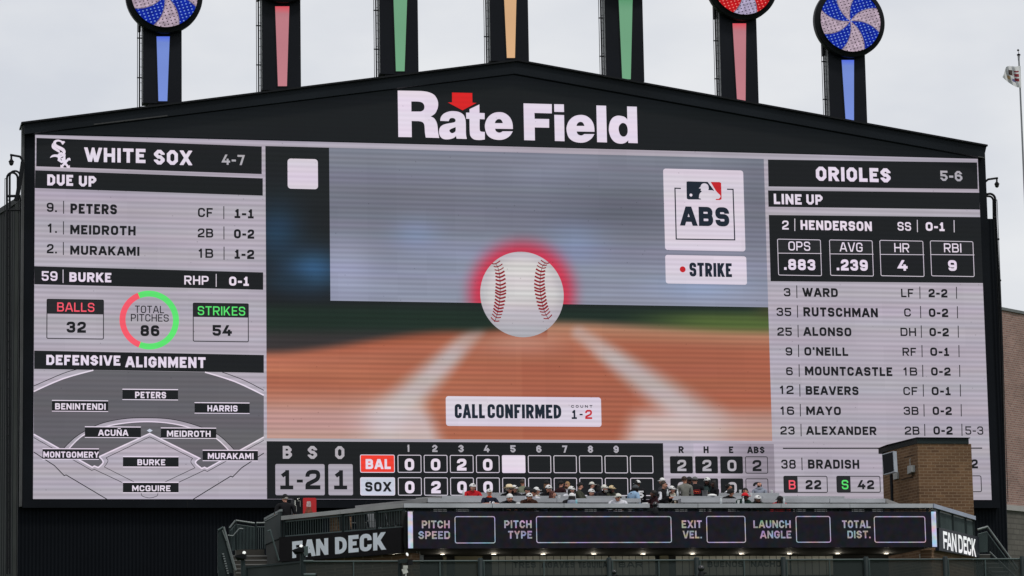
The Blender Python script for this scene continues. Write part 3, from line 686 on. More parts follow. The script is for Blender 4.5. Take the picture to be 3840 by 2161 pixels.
lu = [("3",(225,163),(280,92),(334,70),(336,177),"WARD",(385,165),(682,95),"LF",(1222,170),(1325,100),(1380,80),(1382,183),"2-2",(1455,171),(1613,101),(1691,82),(1693,184)),
 ("35",(163,330),(287,260),(340,240),(342,343),"RUTSCHMAN",(392,333),(1022,264),"C",(1248,335),(1303,265),(1386,245),(1388,348),"0-2",(1458,338),(1620,267),(1699,247),(1701,350)),
 ("25",(170,498),(292,428),(345,406),(347,511),"ALONSO",(393,498),(797,429),"DH",(1217,500),(1347,431),(1392,410),(1394,515),"0-2",(1463,502),(1625,432),(1706,412),(1708,514)),
 ("9",(240,666),(295,596),(349,573),(351,678),"O'NEILL",(400,666),(770,598),"RF",(1234,668),(1348,600),(1398,577),(1400,680),"0-1",(1470,669),(1627,599),(1712,577),(1714,680)),
 ("6",(245,833),(300,765),(354,741),(356,846),"MOUNTCASTLE",(405,834),(1145,766),"1B",(1238,836),(1357,767),(1404,745),(1406,848),"0-2",(1477,836),(1640,767),(1718,745),(1720,847)),
 ("12",(188,993),(306,922),(360,910),(362,1014),"BEAVERS",(412,999),(858,929),"CF",(1241,1002),(1359,933),(1409,911),(1411,1015),"0-1",(1482,1003),(1640,933),(1724,911),(1726,1014)),
 ("16",(193,1170),(312,1099),(364,1078),(366,1183),"MAYO",(416,1171),(708,1100),"3B",(1243,1170),(1368,1101),(1415,1080),(1417,1184),"0-2",(1490,1171),(1650,1101),(1731,1079),(1733,1183)),
 ("23",(196,1338),(316,1268),(370,1247),(372,1352),"ALEXANDER",(417,1339),(1010,1270),"2B",(1253,1339),(1376,1269),(1421,1247),(1423,1350),"0-2",(1497,1338),(1657,1268),(1737,1246),(1739,1349))]
for n, a, b, s0, s1, nm, d, e, pos, g, h, s2, s3, st, i, j, s4, s5 in lu:
    def f(m):
        m.text(P, n, E_(*a), E_(*b), L1, INK, .19, 'rnd', False); vline(m, E_, s0, s1, 3.2, INK, L1); m.text(P, nm, E_(*d), E_(*e), L1, INK, .24)
        m.text(P, pos, E_(*g), E_(*h), L1, INK, .185, 'rnd', False); vline(m, E_, s2, s3, 3.2, INK, L1); m.text(P, st, E_(*i), E_(*j), L1, INK, .235); vline(m, E_, s4, s5, 3.2, INK, L1)
        if n == "23": m.text(P, "5-3", E_(1768, 1338), E_(1918, 1268), L1, INK, .15)
    block('player_row', line, f)
def f(m):
    m.line(P, [K5(375, 207), (3683, 1681)], 4.2, L1, INK)
    m.text(P, "38", K5(345, 587), K5(612, 417), L1, INK, .18); vline(m, K5, (726, 380), (732, 612), 3.4, INK, L1); m.text(P, "BRADISH", K5(843, 585), K5(1790, 418), L1, INK, .235)
    m.text(P, "0-2", (3590, 1757), (3666, 1723), L1, INK, .235)
block('player_row', line, f)
for tl, br, hx, lab, a, b, mat, num, d, e in (((382,717),(1210,1036),655,"B",(487,968),(607,800),RED,"22",(797,970),(1083,795)), ((1365,717),(2193,1032),1637,"S",(1470,968),(1587,795),GREEN,"42",(1770,967),(2065,797))):
    def f(m):
        m.rrect(P, K5(*tl), K5(hx, br[1]), 6, L1, CHAR); m.outline(P, K5(*tl), K5(*br), 7, 3, L2, INK); m.text(P, lab, K5(*a), K5(*b), L2, mat, .155); m.text(P, num, K5(*d), K5(*e), L2, INK, .24)
    block('stat_box', line, f)
def f(m): m.outline(P, (3480, 1783), (3682, 1846), 7, 3, L2, INK)
block('stat_box', line, f)

# ---------------------------------------------------------------- line score
M_ = crop(980, 1640, 4.954); N_ = crop(2460, 1640, 4.954); O_ = crop(1480, 1640, 4.954); P_ = crop(1980, 1640, 4.954)
def f(m):
    u0, v1 = P.uv((1000, 1655)); u1 = P.uv((2488, 1740))[0]
    m.face([P.pt(u0, z0 + .01, L1), P.pt(u1, z0 + .01, L1), P.pt(u1, v1, L1), P.pt(u0, v1, L1)], BLACK)
    for t, a, b in (("1",(232,272),(278,140)),("2",(697,275),(793,143)),("3",(1183,278),(1280,145)),("4",(1660,280),(1760,148)),("5",(2147,282),(2243,150))): m.text(P, t, O_(*a), O_(*b), L2, GREY, .23, 'oct', False)
    for t, a, b in (("6",(155,285),(248,152)),("7",(635,287),(725,155)),("8",(1112,290),(1205,157)),("9",(1588,292),(1681,159))): m.text(P, t, P_(*a), P_(*b), L2, GREY, .23, 'oct', False)
block('inning_panel', score, f)
def f(m):
    for t, a, b in (("B",(398,400),(567,163)),("S",(863,402),(1033,165)),("O",(1371,405),(1540,168))): m.text(P, t, M_(*a), M_(*b), L2, GREY, .225, 'oct')
    m.rrect(P, M_(258, 498), M_(1178, 1079), 6, L2, SILV); m.rrect(P, M_(1243, 500), M_(1702, 1079), 6, L2, SILV)
    m.text(P, "1", M_(350, 970), M_(590, 612), L3, INK, .20); m.rect(P, M_(657, 788), M_(770, 843), L3, INK); m.text(P, "2", M_(818, 970), M_(1093, 607), L3, INK, .21); m.text(P, "1", M_(1350, 970), M_(1590, 615), L3, INK, .20)
block('count_box', score, f)
for tl, br, fill, t, a, b, ink in (((1832,323),(2479,661),TEAMRED,"BAL",(1937,592),(2400,408),WHITE), ((1835,745),(2485,1083),PALE,"SOX",(1928,1011),(2410,831),INK)):
    def f(m):
        m.rrect(P, M_(*tl), M_(*br), 6, L2, WHITE); m.rrect(P, M_(tl[0] + 12, tl[1] + 12), M_(br[0] - 12, br[1] - 12), 4, L3, fill); m.text(P, t, M_(*a), M_(*b), L4, ink, .245)
    block('team_plate', score, f)
xs = [(1490.5,1580.5),(1588.7,1678.4),(1686.5,1776.1),(1784.4,1873.6),(1881.7,1970.5),(1979.0,2067.2),(2074.9,2163.3),(2170.8,2259.2),(2266.6,2354.8),(2361.5,2450)]
for r_ in (0, 1):
    for i, (xa, xb) in enumerate(xs):
        ya, yb = (1706 + i * .37, 1773.4 + i * .27) if r_ == 0 else (1790.6 + i * .2, 1859 + i * .15)
        dx = 1.2 * r_
        dg = (["0", "0", "2", "0"], ["0", "2", "0", "0"])[r_]
        def f(m):
            if r_ == 0 and i == 4: m.rrect(P, (xa + dx, ya), (xb + dx, yb), 5, L2, WHITE)
            else: m.outline(P, (xa + dx, ya), (xb + dx, yb), 6, 2.8, L2, LINEW)
            if i < 4:
                w = 17.4; cx = (xa + xb) / 2 + dx - .3; m.text(P, dg[i], (cx - w, yb - 8.6), (cx + w, ya + 14), L2, WHITE, .25)
        block('inning_cell', score, f)
gu0 = P.uv((2600, 1665))[0]; gu1, gv1 = P.uv((2900, 1665)); gv0 = z0 + .01
def pic_mesh(name, parent, u0, v0, u1, v1, nu, nv, fn, off):
    me = bpy.data.meshes.new(name)
    vv = [P.pt(u0 + (u1 - u0) * i / nu, v0 + (v1 - v0) * j / nv, off) for j in range(nv + 1) for i in range(nu + 1)]
    ff = [(j * (nu + 1) + i, j * (nu + 1) + i + 1, (j + 1) * (nu + 1) + i + 1, (j + 1) * (nu + 1) + i) for j in range(nv) for i in range(nu)]
    me.from_pydata([tuple(v) for v in vv], [], ff); me.materials.append(PIC)
    at_ = me.color_attributes.new("picture", 'FLOAT_COLOR', 'POINT'); data = []
    for v in vv:
        d = v - CAM; z = d.dot(CF); px = IMG_W / 2 + F_PX * d.dot(CR) / z; py = IMG_H / 2 - F_PX * d.dot(CU) / z
        data += list(lin(fn(px, py))) + [1.0]
    at_.data.foreach_set("color", data); me.update()
    o = bpy.data.objects.new(name, me); COL.objects.link(o); o.parent = parent
    return o
def lerp(a, b, t): return tuple(x + (y - x) * t for x, y in zip(a, b))
def sst(a, b, x):
    t = max(0.0, min(1.0, (x - a) / (b - a))); return t * t * (3 - 2 * t)
def totals_bg(px, py):
    t = max(sst(2640, 2890, px + (1880 - py) * .25), .0); t2 = sst(2890, 2680, px) * .0
    return lerp((182, 172, 186), (142, 134, 146), t)
pic_mesh('totals_background', score, gu0, gv0, P.uv((2905, 1780))[0], gv1, 30, 22, totals_bg, .005)
def f(m):
    for t, a, b in (("R",(420,295),(512,167)),("H",(883,297),(974,170)),("E",(1355,298),(1432,172)),("ABS",(1697,300),(2012,175))): m.text(P, t, N_(*a), N_(*b), L2, INK, .25, 'oct')
block('totals_heading', score, f)
for r_ in (0, 1):
    for i, (xa, xb) in enumerate(((255, 685), (722, 1152), (1188, 1616), (1652, 2082))):
        y0_, y1_ = (353 + i, 674 + i) if r_ == 0 else (764 + i, 1088 + i); dx = 8 * r_
        t = (["2", "2", "0", "2"], ["2", "4", "0", "2"])[r_][i]
        def f(m):
            if i < 3: m.rrect(P, N_(xa + dx, y0_), N_(xb + dx, y1_), 5, L2, BLACK)
            else: m.outline(P, N_(xa + dx, y0_), N_(xb + dx, y1_), 6, 2.6, L2, INK)
            cx = (xa + xb) / 2 + dx + 6; m.text(P, t, N_(cx - 80, y1_ - 44), N_(cx + 80, y0_ + 68), L3, GREY if i < 3 else INK, .215)
        block('total_cell', score, f)

# ---------------------------------------------------------------- video screen: the replay picture
BX, BY, BR = 1957.4, 1104.8, 156.5
def seg_d(px, py, a, b):
    ax, ay = a; bx, by = b; t = ((px - ax) * (bx - ax) + (py - ay) * (by - ay)) / ((bx - ax) ** 2 + (by - ay) ** 2); tt = max(0, min(1, t))
    return math.hypot(px - ax - (bx - ax) * tt, py - ay - (by - ay) * tt), tt
def blob(px, py, cx, cy, rx, ry): return math.exp(-(((px - cx) / rx) ** 2 + ((py - cy) / ry) ** 2))
def grey_col(px, py):
    c_ = lerp((122, 125, 140), (116, 118, 134), sst(560, 780, py)); c_ = lerp(c_, (142, 146, 166), sst(820, 1120, py) * .8)
    c_ = lerp(c_, (128, 146, 186), .55 * blob(px, py, 1560, 880, 90, 60)); c_ = lerp(c_, (132, 150, 190), .6 * blob(px, py, 2160, 900, 110, 90))
    c_ = lerp(c_, (166, 170, 200), .6 * blob(px, py, 1280, 1010, 130, 120)); c_ = lerp(c_, (140, 160, 195), .5 * blob(px, py, 2620, 1080, 160, 60))
    c_ = lerp(c_, (134, 140, 160), .5 * blob(px, py, 2080, 640, 160, 90)); c_ = lerp(c_, (92, 95, 107), .75 * blob(px, py, 2350, 790, 360, 90)); c_ = lerp(c_, (100, 101, 112), .5 * blob(px, py, 1500, 750, 330, 70)); c_ = lerp(c_, (150, 160, 188), .45 * blob(px, py, 1780, 960, 260, 80)); c_ = lerp(c_, (98, 100, 112), .4 * blob(px, py, 2840, 700, 70, 160))
    g = math.hypot(px - BX, py - BY); t = max(0.0, min(1.0, (262 - g) / 106.0))
    return lerp(c_, (202, 46, 72), .92 * (t * t * (3 - 2 * t)) ** 1.9)
def backdrop_col(px, py):
    # dark stand on the left, green strip, then the blurred infield dirt with chalk lines
    c_ = (25, 28, 31)
    c_ = lerp(c_, (50, 88, 124), .95 * blob(px, py, 1170, 1010, 110, 75)); c_ = lerp(c_, (34, 62, 88), .8 * blob(px, py, 1040, 870, 90, 110)); c_ = lerp(c_, (30, 48, 64), .7 * blob(px, py, 1080, 1060, 90, 40))
    c_ = lerp(c_, (26, 42, 34), sst(1120, 1180, py))
    c_ = lerp(c_, (76, 94, 48), sst(2250, 2680, px) * sst(1150, 1200, py)); c_ = lerp(c_, (70, 70, 40), .6 * sst(2790, 2890, px) * sst(1215, 1165, py))
    c_ = lerp(c_, (52, 48, 49), sst(1215, 1275, py) * sst(1900, 1500, px))
    top = 1322 - 78 * sst(1000, 1700, px) - 12 * sst(1700, 2000, px) if px < 2050 else 1208 + 36 * sst(2050, 2880, px)
    d = (166, 98, 75) if px < 1957 else (162, 93, 71)
    if px >= 2050: d = lerp((170, 124, 98), d, sst(top, top + 90, py))
    else: d = lerp((150, 80, 58), d, sst(top, top + 60, py))
    d = lerp(d, (190, 118, 92), .6 * sst(1420, 1380, py) * sst(1600, 1000, px))
    chalk = (182, 172, 173)
    for a, b, w0, w1 in (((1790, 1240), (1440, 1580), 44, 105), ((2170, 1250), (2660, 1600), 42, 110)):
        q, tt = seg_d(px, py, a, b); w = w0 + (w1 - w0) * tt; d = lerp(d, chalk, (.55 + .35 * sst(0, .3, tt)) * sst(w * 1.1, w * .1, q))
    if px < 1720:
        k = sst(1430, 1580, py) * sst(1700 - (1650 - py) * .45, 1610 - (1650 - py) * .45, px); d = lerp(d, lerp((186, 152, 148), (196, 184, 186), sst(1250, 1480, px) * sst(1700, 1600, px)), .85 * k)
    else:
        k = sst(1500, 1590, py) * sst(2290 + (1650 - py) * .3, 2400 + (1650 - py) * .3, px); d = lerp(d, lerp((200, 186, 186), (182, 148, 140), sst(2480, 2860, px)), .85 * k)
    q = math.hypot((px - BX) / 1.5, py - BY - 40); d = lerp(d, (196, 150, 138), .55 * blob(px, py, BX, 1285, 170, 45))
    return lerp(c_, d, sst(top - 24, top + 24, py))
vu0, vv1 = P.uv((995, 548)); vu1, _ = P.uv((2880, 1130)); _, vv0 = P.uv((1900, 1649))
pic_mesh('replay_picture', video, vu0, vv0, vu1, vv1, 210, 120, backdrop_col, .005)
gu0, gv1 = P.uv((1234, 556)); _, gv0 = P.uv((1900, 1138))
pic_mesh('replay_overlay', video, gu0, gv0, vu1, vv1, 190, 75, grey_col, L1)
BALLW = led('led_ball', (196, 191, 196), 0.05); SEAM = led('led_seam', (138, 24, 36), 0.04); SEAMD = led('led_seam_dark', (78, 30, 36), 0.04)
def f(m):
    q = crop(1660, 880, 3.625)
    Ls = [(675,405),(715,395),(745,440),(762,500),(772,560),(777,620),(780,690),(780,750),(779,810),(776,870),(770,930),(760,985),(748,1040),(738,1090),(722,1140),(700,1190),(680,1220)]
    Rs = [(1440,390),(1400,388),(1362,420),(1345,470),(1332,530),(1326,590),(1321,650),(1321,710),(1326,770),(1333,830),(1343,890),(1353,950),(1368,1005),(1386,1055),(1410,1105),(1440,1155),(1470,1195)]
    for path, sgn in ((Ls, 1), (Rs, -1)):
        path = bez(path[1:-1], 5)
        m.line(P, T(q, path), 2.0, .024, SEAMD)
        n = 18
        for i in range(n):
            p = path[int((i + .5) * (len(path) - 1) / n)]; t = (i + .5) / n; up = .9 - 1.5 * t      # stitches tilt with the ball's curve
            for side in (-1, 1):
                ln = (88 if side * sgn > 0 else 72) * (1 - .25 * abs(t - .5) * 2); tip = (p[0] + side * ln * .94, p[1] - ln * ((.62 - .62 * t) if side * sgn > 0 else (.02 + .95 * t)))
                mid = ((p[0] + tip[0]) / 2 + 0, (p[1] + tip[1]) / 2 + 4)
                m.line(P, T(q, [p, mid, tip]), 6.4 if .15 < t < .85 else 4.0, .026, SEAM)
bg = block('ball_graphic', video, f)
me_ = bpy.data.meshes.new('ball_face'); vv_ = []; ff_ = []; cc_ = []; bu_, bv_ = P.uv((BX, BY)); bk = BR * P.mpp((BX, BY)); NR, NA = 14, 72
for i_ in range(NR + 1):
    for j_ in range(NA):
        t_ = 2 * PI * j_ / NA; r_ = i_ / NR; vv_.append(tuple(P.pt(bu_ + bk * r_ * math.cos(t_), bv_ + bk * 1.01 * r_ * math.sin(t_), .020)))
        y_ = r_ * math.sin(t_); x_ = r_ * math.cos(t_); q_ = lerp((205, 199, 202), (172, 171, 180), sst(.1, -1.0, y_)); q_ = lerp(q_, (168, 164, 172), .55 * sst(.72, 1.0, r_)); q_ = lerp(q_, (214, 208, 210), .5 * math.exp(-((x_ + .05) ** 2 + (y_ - .35) ** 2) / .18)); cc_ += list(lin(q_)) + [1.0]
for i_ in range(NR):
    for j_ in range(NA): ff_.append((i_ * NA + j_, i_ * NA + (j_ + 1) % NA, (i_ + 1) * NA + (j_ + 1) % NA, (i_ + 1) * NA + j_))
me_.from_pydata(vv_, [], ff_[NA:] + [tuple(range(NA, 2 * NA))]); me_.materials.append(PIC); me_.color_attributes.new('picture', 'FLOAT_COLOR', 'POINT').data.foreach_set('color', cc_); me_.update()
bo_ = bpy.data.objects.new('ball_face', me_); COL.objects.link(bo_); bo_.parent = video
Gc = crop(980, 540, 2.071); Hc = crop(1900, 540, 2.071); Ic = crop(2560, 660, 11.155); Jc = crop(980, 1200, 2.576); Kc = crop(1900, 1200, 2.576)
def f(m): m.rrect(P, Gc(203, 114), Gc(440, 353), 12, .012, CARD)
block('emblem_card', video, f)
def f(m):
    m.rrect(P, Hc(1214, 192), Hc(1854, 836), 10, L2, CARD)
    for pts in ([(1352,347),(1306,345),(1316,740),(1770,746),(1757,354),(1710,353)],): m.line(P, T(Hc, pts), 4.4, L3, NAVY)
    m.text(P, "ABS", Hc(1353, 635), Hc(1725, 494), L3, NAVY, .26, 'sans')
    m.poly(P, T(Ic, smooth_loop([(155,290),(170,250),(220,232,c),(1040,255,c),(1300,605,c),(1300,635,c),(1240,608),(1190,605,c),(1075,600,c),(1068,575),(1085,540),(1075,450),(1040,375),(970,328),(890,315),(820,335),(770,380),(745,450,c),(670,525,c),(765,538,c),(742,620,c),(788,640,c),(786,670,c),(730,715),(690,800),(672,940,c),(740,950,c),(768,993,c),(240,990,c),(185,960),(165,900)], 4)), L3, NAVY)
    m.disc(P, Ic(340, 808), 60 / 11.155, 60 / 11.155, L4, WHITE, 20)
    m.poly(P, T(Ic, smooth_loop([(1165,258,c),(1530,262,c),(1590,295),(1603,350),(1620,930),(1600,990),(1540,1015,c),(1380,1012,c),(1380,968,c),(1500,965,c),(1550,920),(1578,860),(1545,790),(1480,735),(1440,690),(1370,605,c)], 4)), L3, LOGORED)
block('challenge_card', video, f)
def f(m):
    m.rrect(P, Hc(1230, 862), Hc(1866, 1095), 9, L2, CARD); m.disc(P, Hc(1366, 975), 11, 11, L3, LOGORED, 24); m.text(P, "STRIKE", Hc(1420, 1030), Hc(1746, 928), L3, NAVY, .215, 'sans')
block('call_card', video, f)
def f(m):
    m.rrect(P, Jc(1780, 737), Kc(916, 1034), 10, L2, CARD)
    m.text(P, "CALL", Jc(1868, 950), Jc(2157, 815), L3, NAVY, .215, 'sans'); m.text(P, "CONFIRMED", Jc(2185, 950), Kc(525, 820), L3, NAVY, .215, 'sans')
    for i, ch in enumerate("COUNT"): m.text(P, ch, Kc(622 + i * 44.5, 849), Kc(622 + i * 44.5 + 27, 824), L3, NAVY, .24, 'sans')
    m.text(P, "1", Kc(627, 958), Kc(676, 871), L3, NAVY, .20, 'sans'); m.rect(P, Kc(703, 908), Kc(733, 922), L3, NAVY); m.text(P, "2", Kc(758, 958), Kc(823, 870), L3, LOGORED, .20, 'sans')
block('call_card', video, f)

# ================================================================== PINWHEEL TOWERS
TOWER = surf('tower_metal', (0.007, 0.0085, 0.0125), 0.5, 0.0, 0.15, 0.5, spec=0.10)
SIDEGREY = surf('side_pale_grey', (0.22, 0.225, 0.23), 0.45, 0.3, 0.15, 1.0)  # paler grey for the left side of each column
WBLUE = dotted('wheel_blue', (4, 36, 158), (126, 160, 230)); WPALE = dotted('wheel_pale', (186, 166, 182), (72, 58, 70))
WRED = dotted('wheel_red', (196, 16, 24), (250, 130, 120)); WPALE2 = dotted('wheel_pale_grey', (176, 166, 196), (60, 54, 72))
WGREEN = dotted('wheel_green', (30, 140, 70), (150, 230, 170)); WTAN = dotted('wheel_tan', (210, 160, 90), (255, 220, 170))
GAPM = led('wheel_seam', (112, 102, 122), 0.02)
def glow_strip(name, col, hot):
    """A frosted light strip: brighter at the lamp end at its top."""
    if name in _mats: return _mats[name]
    m = bpy.data.materials.new(name); m.use_nodes = True; nt, b = nodes_of(m); L = nt.links.new
    tc = nt.nodes.new("ShaderNodeTexCoord"); sp = nt.nodes.new("ShaderNodeSeparateXYZ"); L(tc.outputs["Generated"], sp.inputs[0])
    rp = nt.nodes.new("ShaderNodeValToRGB"); e = rp.color_ramp.elements
    e[0].position = 0.0; e[0].color = lin(col) + (1,); e[1].position = 1.0; e[1].color = lin(hot) + (1,)
    k = e.new(0.9); k.color = lin(tuple(x * .97 for x in col)) + (1,); k = e.new(.5); k.color = lin(tuple(x * .95 for x in col)) + (1,)
    L(sp.outputs["Z"], rp.inputs[0]); L(rp.outputs[0], b.inputs["Emission Color"]); b.inputs["Emission Strength"].default_value = .86
    b.inputs["Base Color"].default_value = lin(tuple(x * .5 for x in col)) + (1,); b.inputs["Roughness"].default_value = .4
    _mats[name] = m; return m
towers = [  # L,R front px at the foot, foot y, strip: (xl,xr at foot), foot y, (xl,xr), y at top, wheel centre, colour, words
 (536.7,681.7,386,(594,627),380,(587,636),138,(613,-10),'blue','black pinwheel tower with a blue light strip, outermost on the left end of the roof'),
 (984.6,1129,337,(1042,1075.5),324,(1031.5,1084.5),25,(1057,-123),'red','black tower with a red light strip, second from the left end of the roof'),
 (1427,1570,277,(1484.4,1516.5),268,(1474,1527.5),-40,(1501,-190),'green','black tower with a green light strip, left of the roof peak'),
 (1841,1984,229,(1900.4,1930.4),218,(1887,1937.5),-70,(1911,-222),'tan','black tower with a tan light strip on the roof peak'),
 (2275,2416.5,302,(2333,2364.6),298,(2319.5,2371.5),0,(2345,-148),'green','black tower with a green light strip, right of the roof peak'),
 (2707.6,2845.5,386,(2763.5,2794.8),379,(2746.5,2797),89,(2775,-52),'red','black tower with a red light strip and red and white swirled wheel'),
 (3114.8,3252.5,463,(3170.7,3201.3),454,(3155.5,3201.5),226,(3178,87),'blue','black tower with a blue light strip and a whole blue and white swirled wheel'),
]
TY = 0.55
cols = {'blue': ((112, 138, 216), (78, 108, 236), WBLUE, WPALE), 'red': ((190, 118, 128), (226, 70, 84), WRED, WPALE2), 'green': ((104, 160, 122), (84, 150, 106), WGREEN, WPALE), 'tan': ((216, 170, 124), (200, 150, 110), WTAN, WPALE)}
TP = Plane((0, TY), (1, 0))
for k, (xl, xr, yb, sb, sby, st, sty, wc, colr, lab) in enumerate(towers):
    a = at(xl, yb, TY); b = at(xr, yb, TY); cw = at(wc[0], wc[1], TY); rad = 146 * TP.mpp((wc[0], wc[1])) * (1.0 if k < 5 else 1.0)
    rad = 147.5 * (at(682, 300, TY) - at(536.7, 300, TY)).x / 145.3 * (b.x - a.x) / (at(682, 300, TY) - at(536.7, 300, TY)).x if False else 1.565
    top = cw.z + rad * .2
    t = thing('pinwheel_tower', lab, 'tower', ((a.x + b.x) / 2, TY, a.z - .5), 'pinwheel towers on the scoreboard roof')
    m = MB(); m.box((a.x, TY, a.z), (b.x, TY + .62, top), TOWER); m.box((a.x + .22, TY + .06, a.z - .9), (b.x - .20, TY + .5, a.z), BLACKMET)
    m.build('column', t)
    m = MB(); m.box((a.x - .012, TY + .04, a.z + .05), (a.x - .002, TY + .60, top), SIDEGREY); m.build('side_cover', t)
    q = [TP.uv(p) for p in ((sb[0], sby), (sb[1], sby), (st[1], sty), (st[0], sty))]
    m = MB(); m.slab(TP, q, .035, .002, glow_strip('strip_' + colr, cols[colr][0], cols[colr][1])); fr = [(q[0][0] - .05, q[0][1] - .05), (q[1][0] + .05, q[1][1] - .05), (q[2][0] + .05, q[2][1]), (q[3][0] - .05, q[3][1])]
    ls = m.build('light_strip', t)
    m = MB(); m.slab(TP, fr, .02, .001, BLACKMET); m.build('strip_frame', t)
    # wheel: black drum with a rim, and a swirled face
    RY = Matrix.Rotation(R(90), 3, 'X')
    m = MB(); yf = TY - .36
    m.lathe((cw.x, yf, cw.z), [(rad * .865, .10), (rad * .87, 0), (rad * .985, 0), (rad, -.03), (rad, -.33), (rad * .9, -.37), (0, -.37)], BLACKMET, 72, RY)
    wh = m.build('wheel', t)
    m = MB(); ri = rad * .866; W1, W2 = cols[colr][2], cols[colr][3]; yp = yf - .012
    def spt(rr, ang): return Vector((cw.x + ri * rr * math.cos(ang), yp, cw.z + ri * rr * math.sin(ang)))
    for j in range(8):
        for i in range(12):
            r0, r1 = i / 12, (i + 1) / 12
            for h in range(5):
                def ang(rr, hh): return R(8 + 45 * (j + hh) - 27 * rr ** 1.2)
                pts = [spt(r0, ang(r0, h / 5)), spt(r1, ang(r1, h / 5)), spt(r1, ang(r1, (h + 1) / 5)), spt(r0, ang(r0, (h + 1) / 5))]
                if i == 0: pts = pts[1:] if False else [pts[0], pts[1], pts[2]]
                m.face(pts, W1 if j % 2 else W2)
        pp = [(cw.x + ri * rr * math.cos(R(8 + 45 * j - 27 * rr ** 1.2)), cw.z + ri * rr * math.sin(R(8 + 45 * j - 27 * rr ** 1.2))) for rr in [x / 12 for x in range(1, 13)]]
        m.strip(Plane((0, yp - .004), (1, 0)), pp, .035, 0, GAPM)
    m.build('swirl_face', wh)
    # ladder with its safety rail on the left flank
    m = MB(); zt = cw.z - rad * .55; lx = a.x - .10
    for dx, rr in ((-.20, .014), (-.115, .03), (-.02, .012)): m.tube((a.x + dx, TY + .3, a.z - .35), (a.x + dx, TY + .3, max(zt, a.z + 1)), rr, BLACKMET, 6)
    z = a.z - .1
    while z < zt: m.tube((a.x - .115, TY + .3, z), (a.x - .02, TY + .3, z), .010, BLACKMET, 5); z += .33
    z = a.z + 1.1
    while z < zt: m.bar((a.x - .22, TY + .3, z), (a.x + .0, TY + .3, z), .04, .045, BLACKMET); z += 1.65
    m.box((a.x - .17, TY + .2, zt - .55), (a.x - .07, TY + .4, zt + .1), BLACKMET)
    m.build('ladder', t)
# ================================================================== GROUND
GRASS = surf('field_grass', (0.045, 0.085, 0.03), 0.95, 0.0, 0.3, 0.08)
m = MB(); m.face([(-4000, -3000, 0), (4000, -3000, 0), (4000, 5000, 0), (-4000, 5000, 0)], GRASS)
g = m.build('ground'); g['kind'] = 'structure'

# ================================================================== FAN DECK
GREENMET = surf('dark_green_metal', (0.015, 0.023, 0.024), 0.55, 0.0, 0.25, 1.2, spec=0.15)
GREENPIPE = surf('green_pipe', (0.055, 0.078, 0.078), 0.45, 0.0, 0.2, 1.5, spec=0.25)
GREYPIPE = surf('worn_grey_pipe', (0.15, 0.17, 0.17), 0.4, 0.3, 0.25, 2.0, spec=0.4)
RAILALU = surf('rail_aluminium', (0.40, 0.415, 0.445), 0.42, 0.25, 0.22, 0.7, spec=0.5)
RAILSHADE = surf('rail_aluminium_shaded', (0.24, 0.275, 0.37), 0.42, 0.2, 0.15, 0.7, spec=0.5)  # same metal, with the right wing's blue sky shade put into its colour
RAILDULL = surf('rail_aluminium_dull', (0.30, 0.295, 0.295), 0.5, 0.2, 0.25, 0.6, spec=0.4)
CONC = surf('deck_concrete', (0.09, 0.09, 0.088), 0.85, 0.0, 0.2, 0.8)
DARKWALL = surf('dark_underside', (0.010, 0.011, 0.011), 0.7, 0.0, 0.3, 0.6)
SIGNB = surf('sign_black', (0.0075, 0.0065, 0.0078), 0.6, 0.0, 0.15, 0.8, spec=.08)
SIGNN = surf('sign_navy', (0.011, 0.014, 0.022), 0.5, 0.0, 0.15, 0.8, spec=.12)
LETG = surf('sign_letter_grey', (0.74, 0.78, 0.85), 0.5, 0.0, 0.06, 1.5)
LETW = led('sign_letter_lit', (240, 242, 244), 0.0)
BRICKD = brick('brown_brick', (0.165, 0.095, 0.052), (0.108, 0.060, 0.035), (0.225, 0.155, 0.10))
BRICKR = brick('red_brick', (0.30, 0.18, 0.15), (0.20, 0.118, 0.10), (0.34, 0.29, 0.265), 1.0)
K = [-26.0, -24.4, -22.8, -21.2]
RY_ = [1888.5, 1869.5, 1860.5, 1848.5]
ZR = [at(2500, y, k).z for y, k in zip(RY_, K)]
FL = [z - 1.07 for z in ZR]
def X(px, k, py=1890): return at(px, py, k).x
zs = at(2300, 2055, -26.0).z          # soffit level
W0 = at(1512, 1889, -26.0); W1 = at_z(1055, 1935.5, ZR[0])      # left wing of the front counter
E0 = at(3500, 1890, -26.0); E1 = at_z(3657, 1936, ZR[0])        # right wing
WP = Plane((W1.x, W1.y), (W0.x - W1.x, W0.y - W1.y)); wl = (Vector((W0.x, W0.y, 0)) - Vector((W1.x, W1.y, 0))).length
EP = Plane((E0.x, E0.y), (E1.x - E0.x, E1.y - E0.y)); el = (Vector((E1.x, E1.y, 0)) - Vector((E0.x, E0.y, 0))).length
deck = thing('fan_deck', 'raised open-air viewing deck with tiered counters in front of the scoreboard', 'deck', (W0.x + 10, -22, 0))
for i in range(4):
    yb = K[i + 1] if i < 3 else -18.0
    x0, x1 = W0.x + .1, E0.x - .1
    m = MB(); zb = zs + .2 if i == 0 else FL[i - 1] - .05
    m.box((x0 + .35 * i, K[i] + .02, zb), (x1 - .15 * i, yb + .3, FL[i]), CONC); m.build('tier', deck)
m = MB()                              # landing behind the left wing
m.face([(W0.x + .1, W0.y + .05, FL[0] - .01), (W0.x + .1, -18, FL[0] - .01), (W1.x, -17.5, FL[0] - .01), (W1.x + .05, W1.y + .05, FL[0] - .01)], CONC)
m.build('landing', deck)
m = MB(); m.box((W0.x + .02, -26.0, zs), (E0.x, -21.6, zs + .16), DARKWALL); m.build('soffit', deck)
m = MB(); m.box((W0.x + .2, -22.0, 0), (E0.x - .2, -21.62, zs), DARKWALL); m.build('rear_wall', deck)
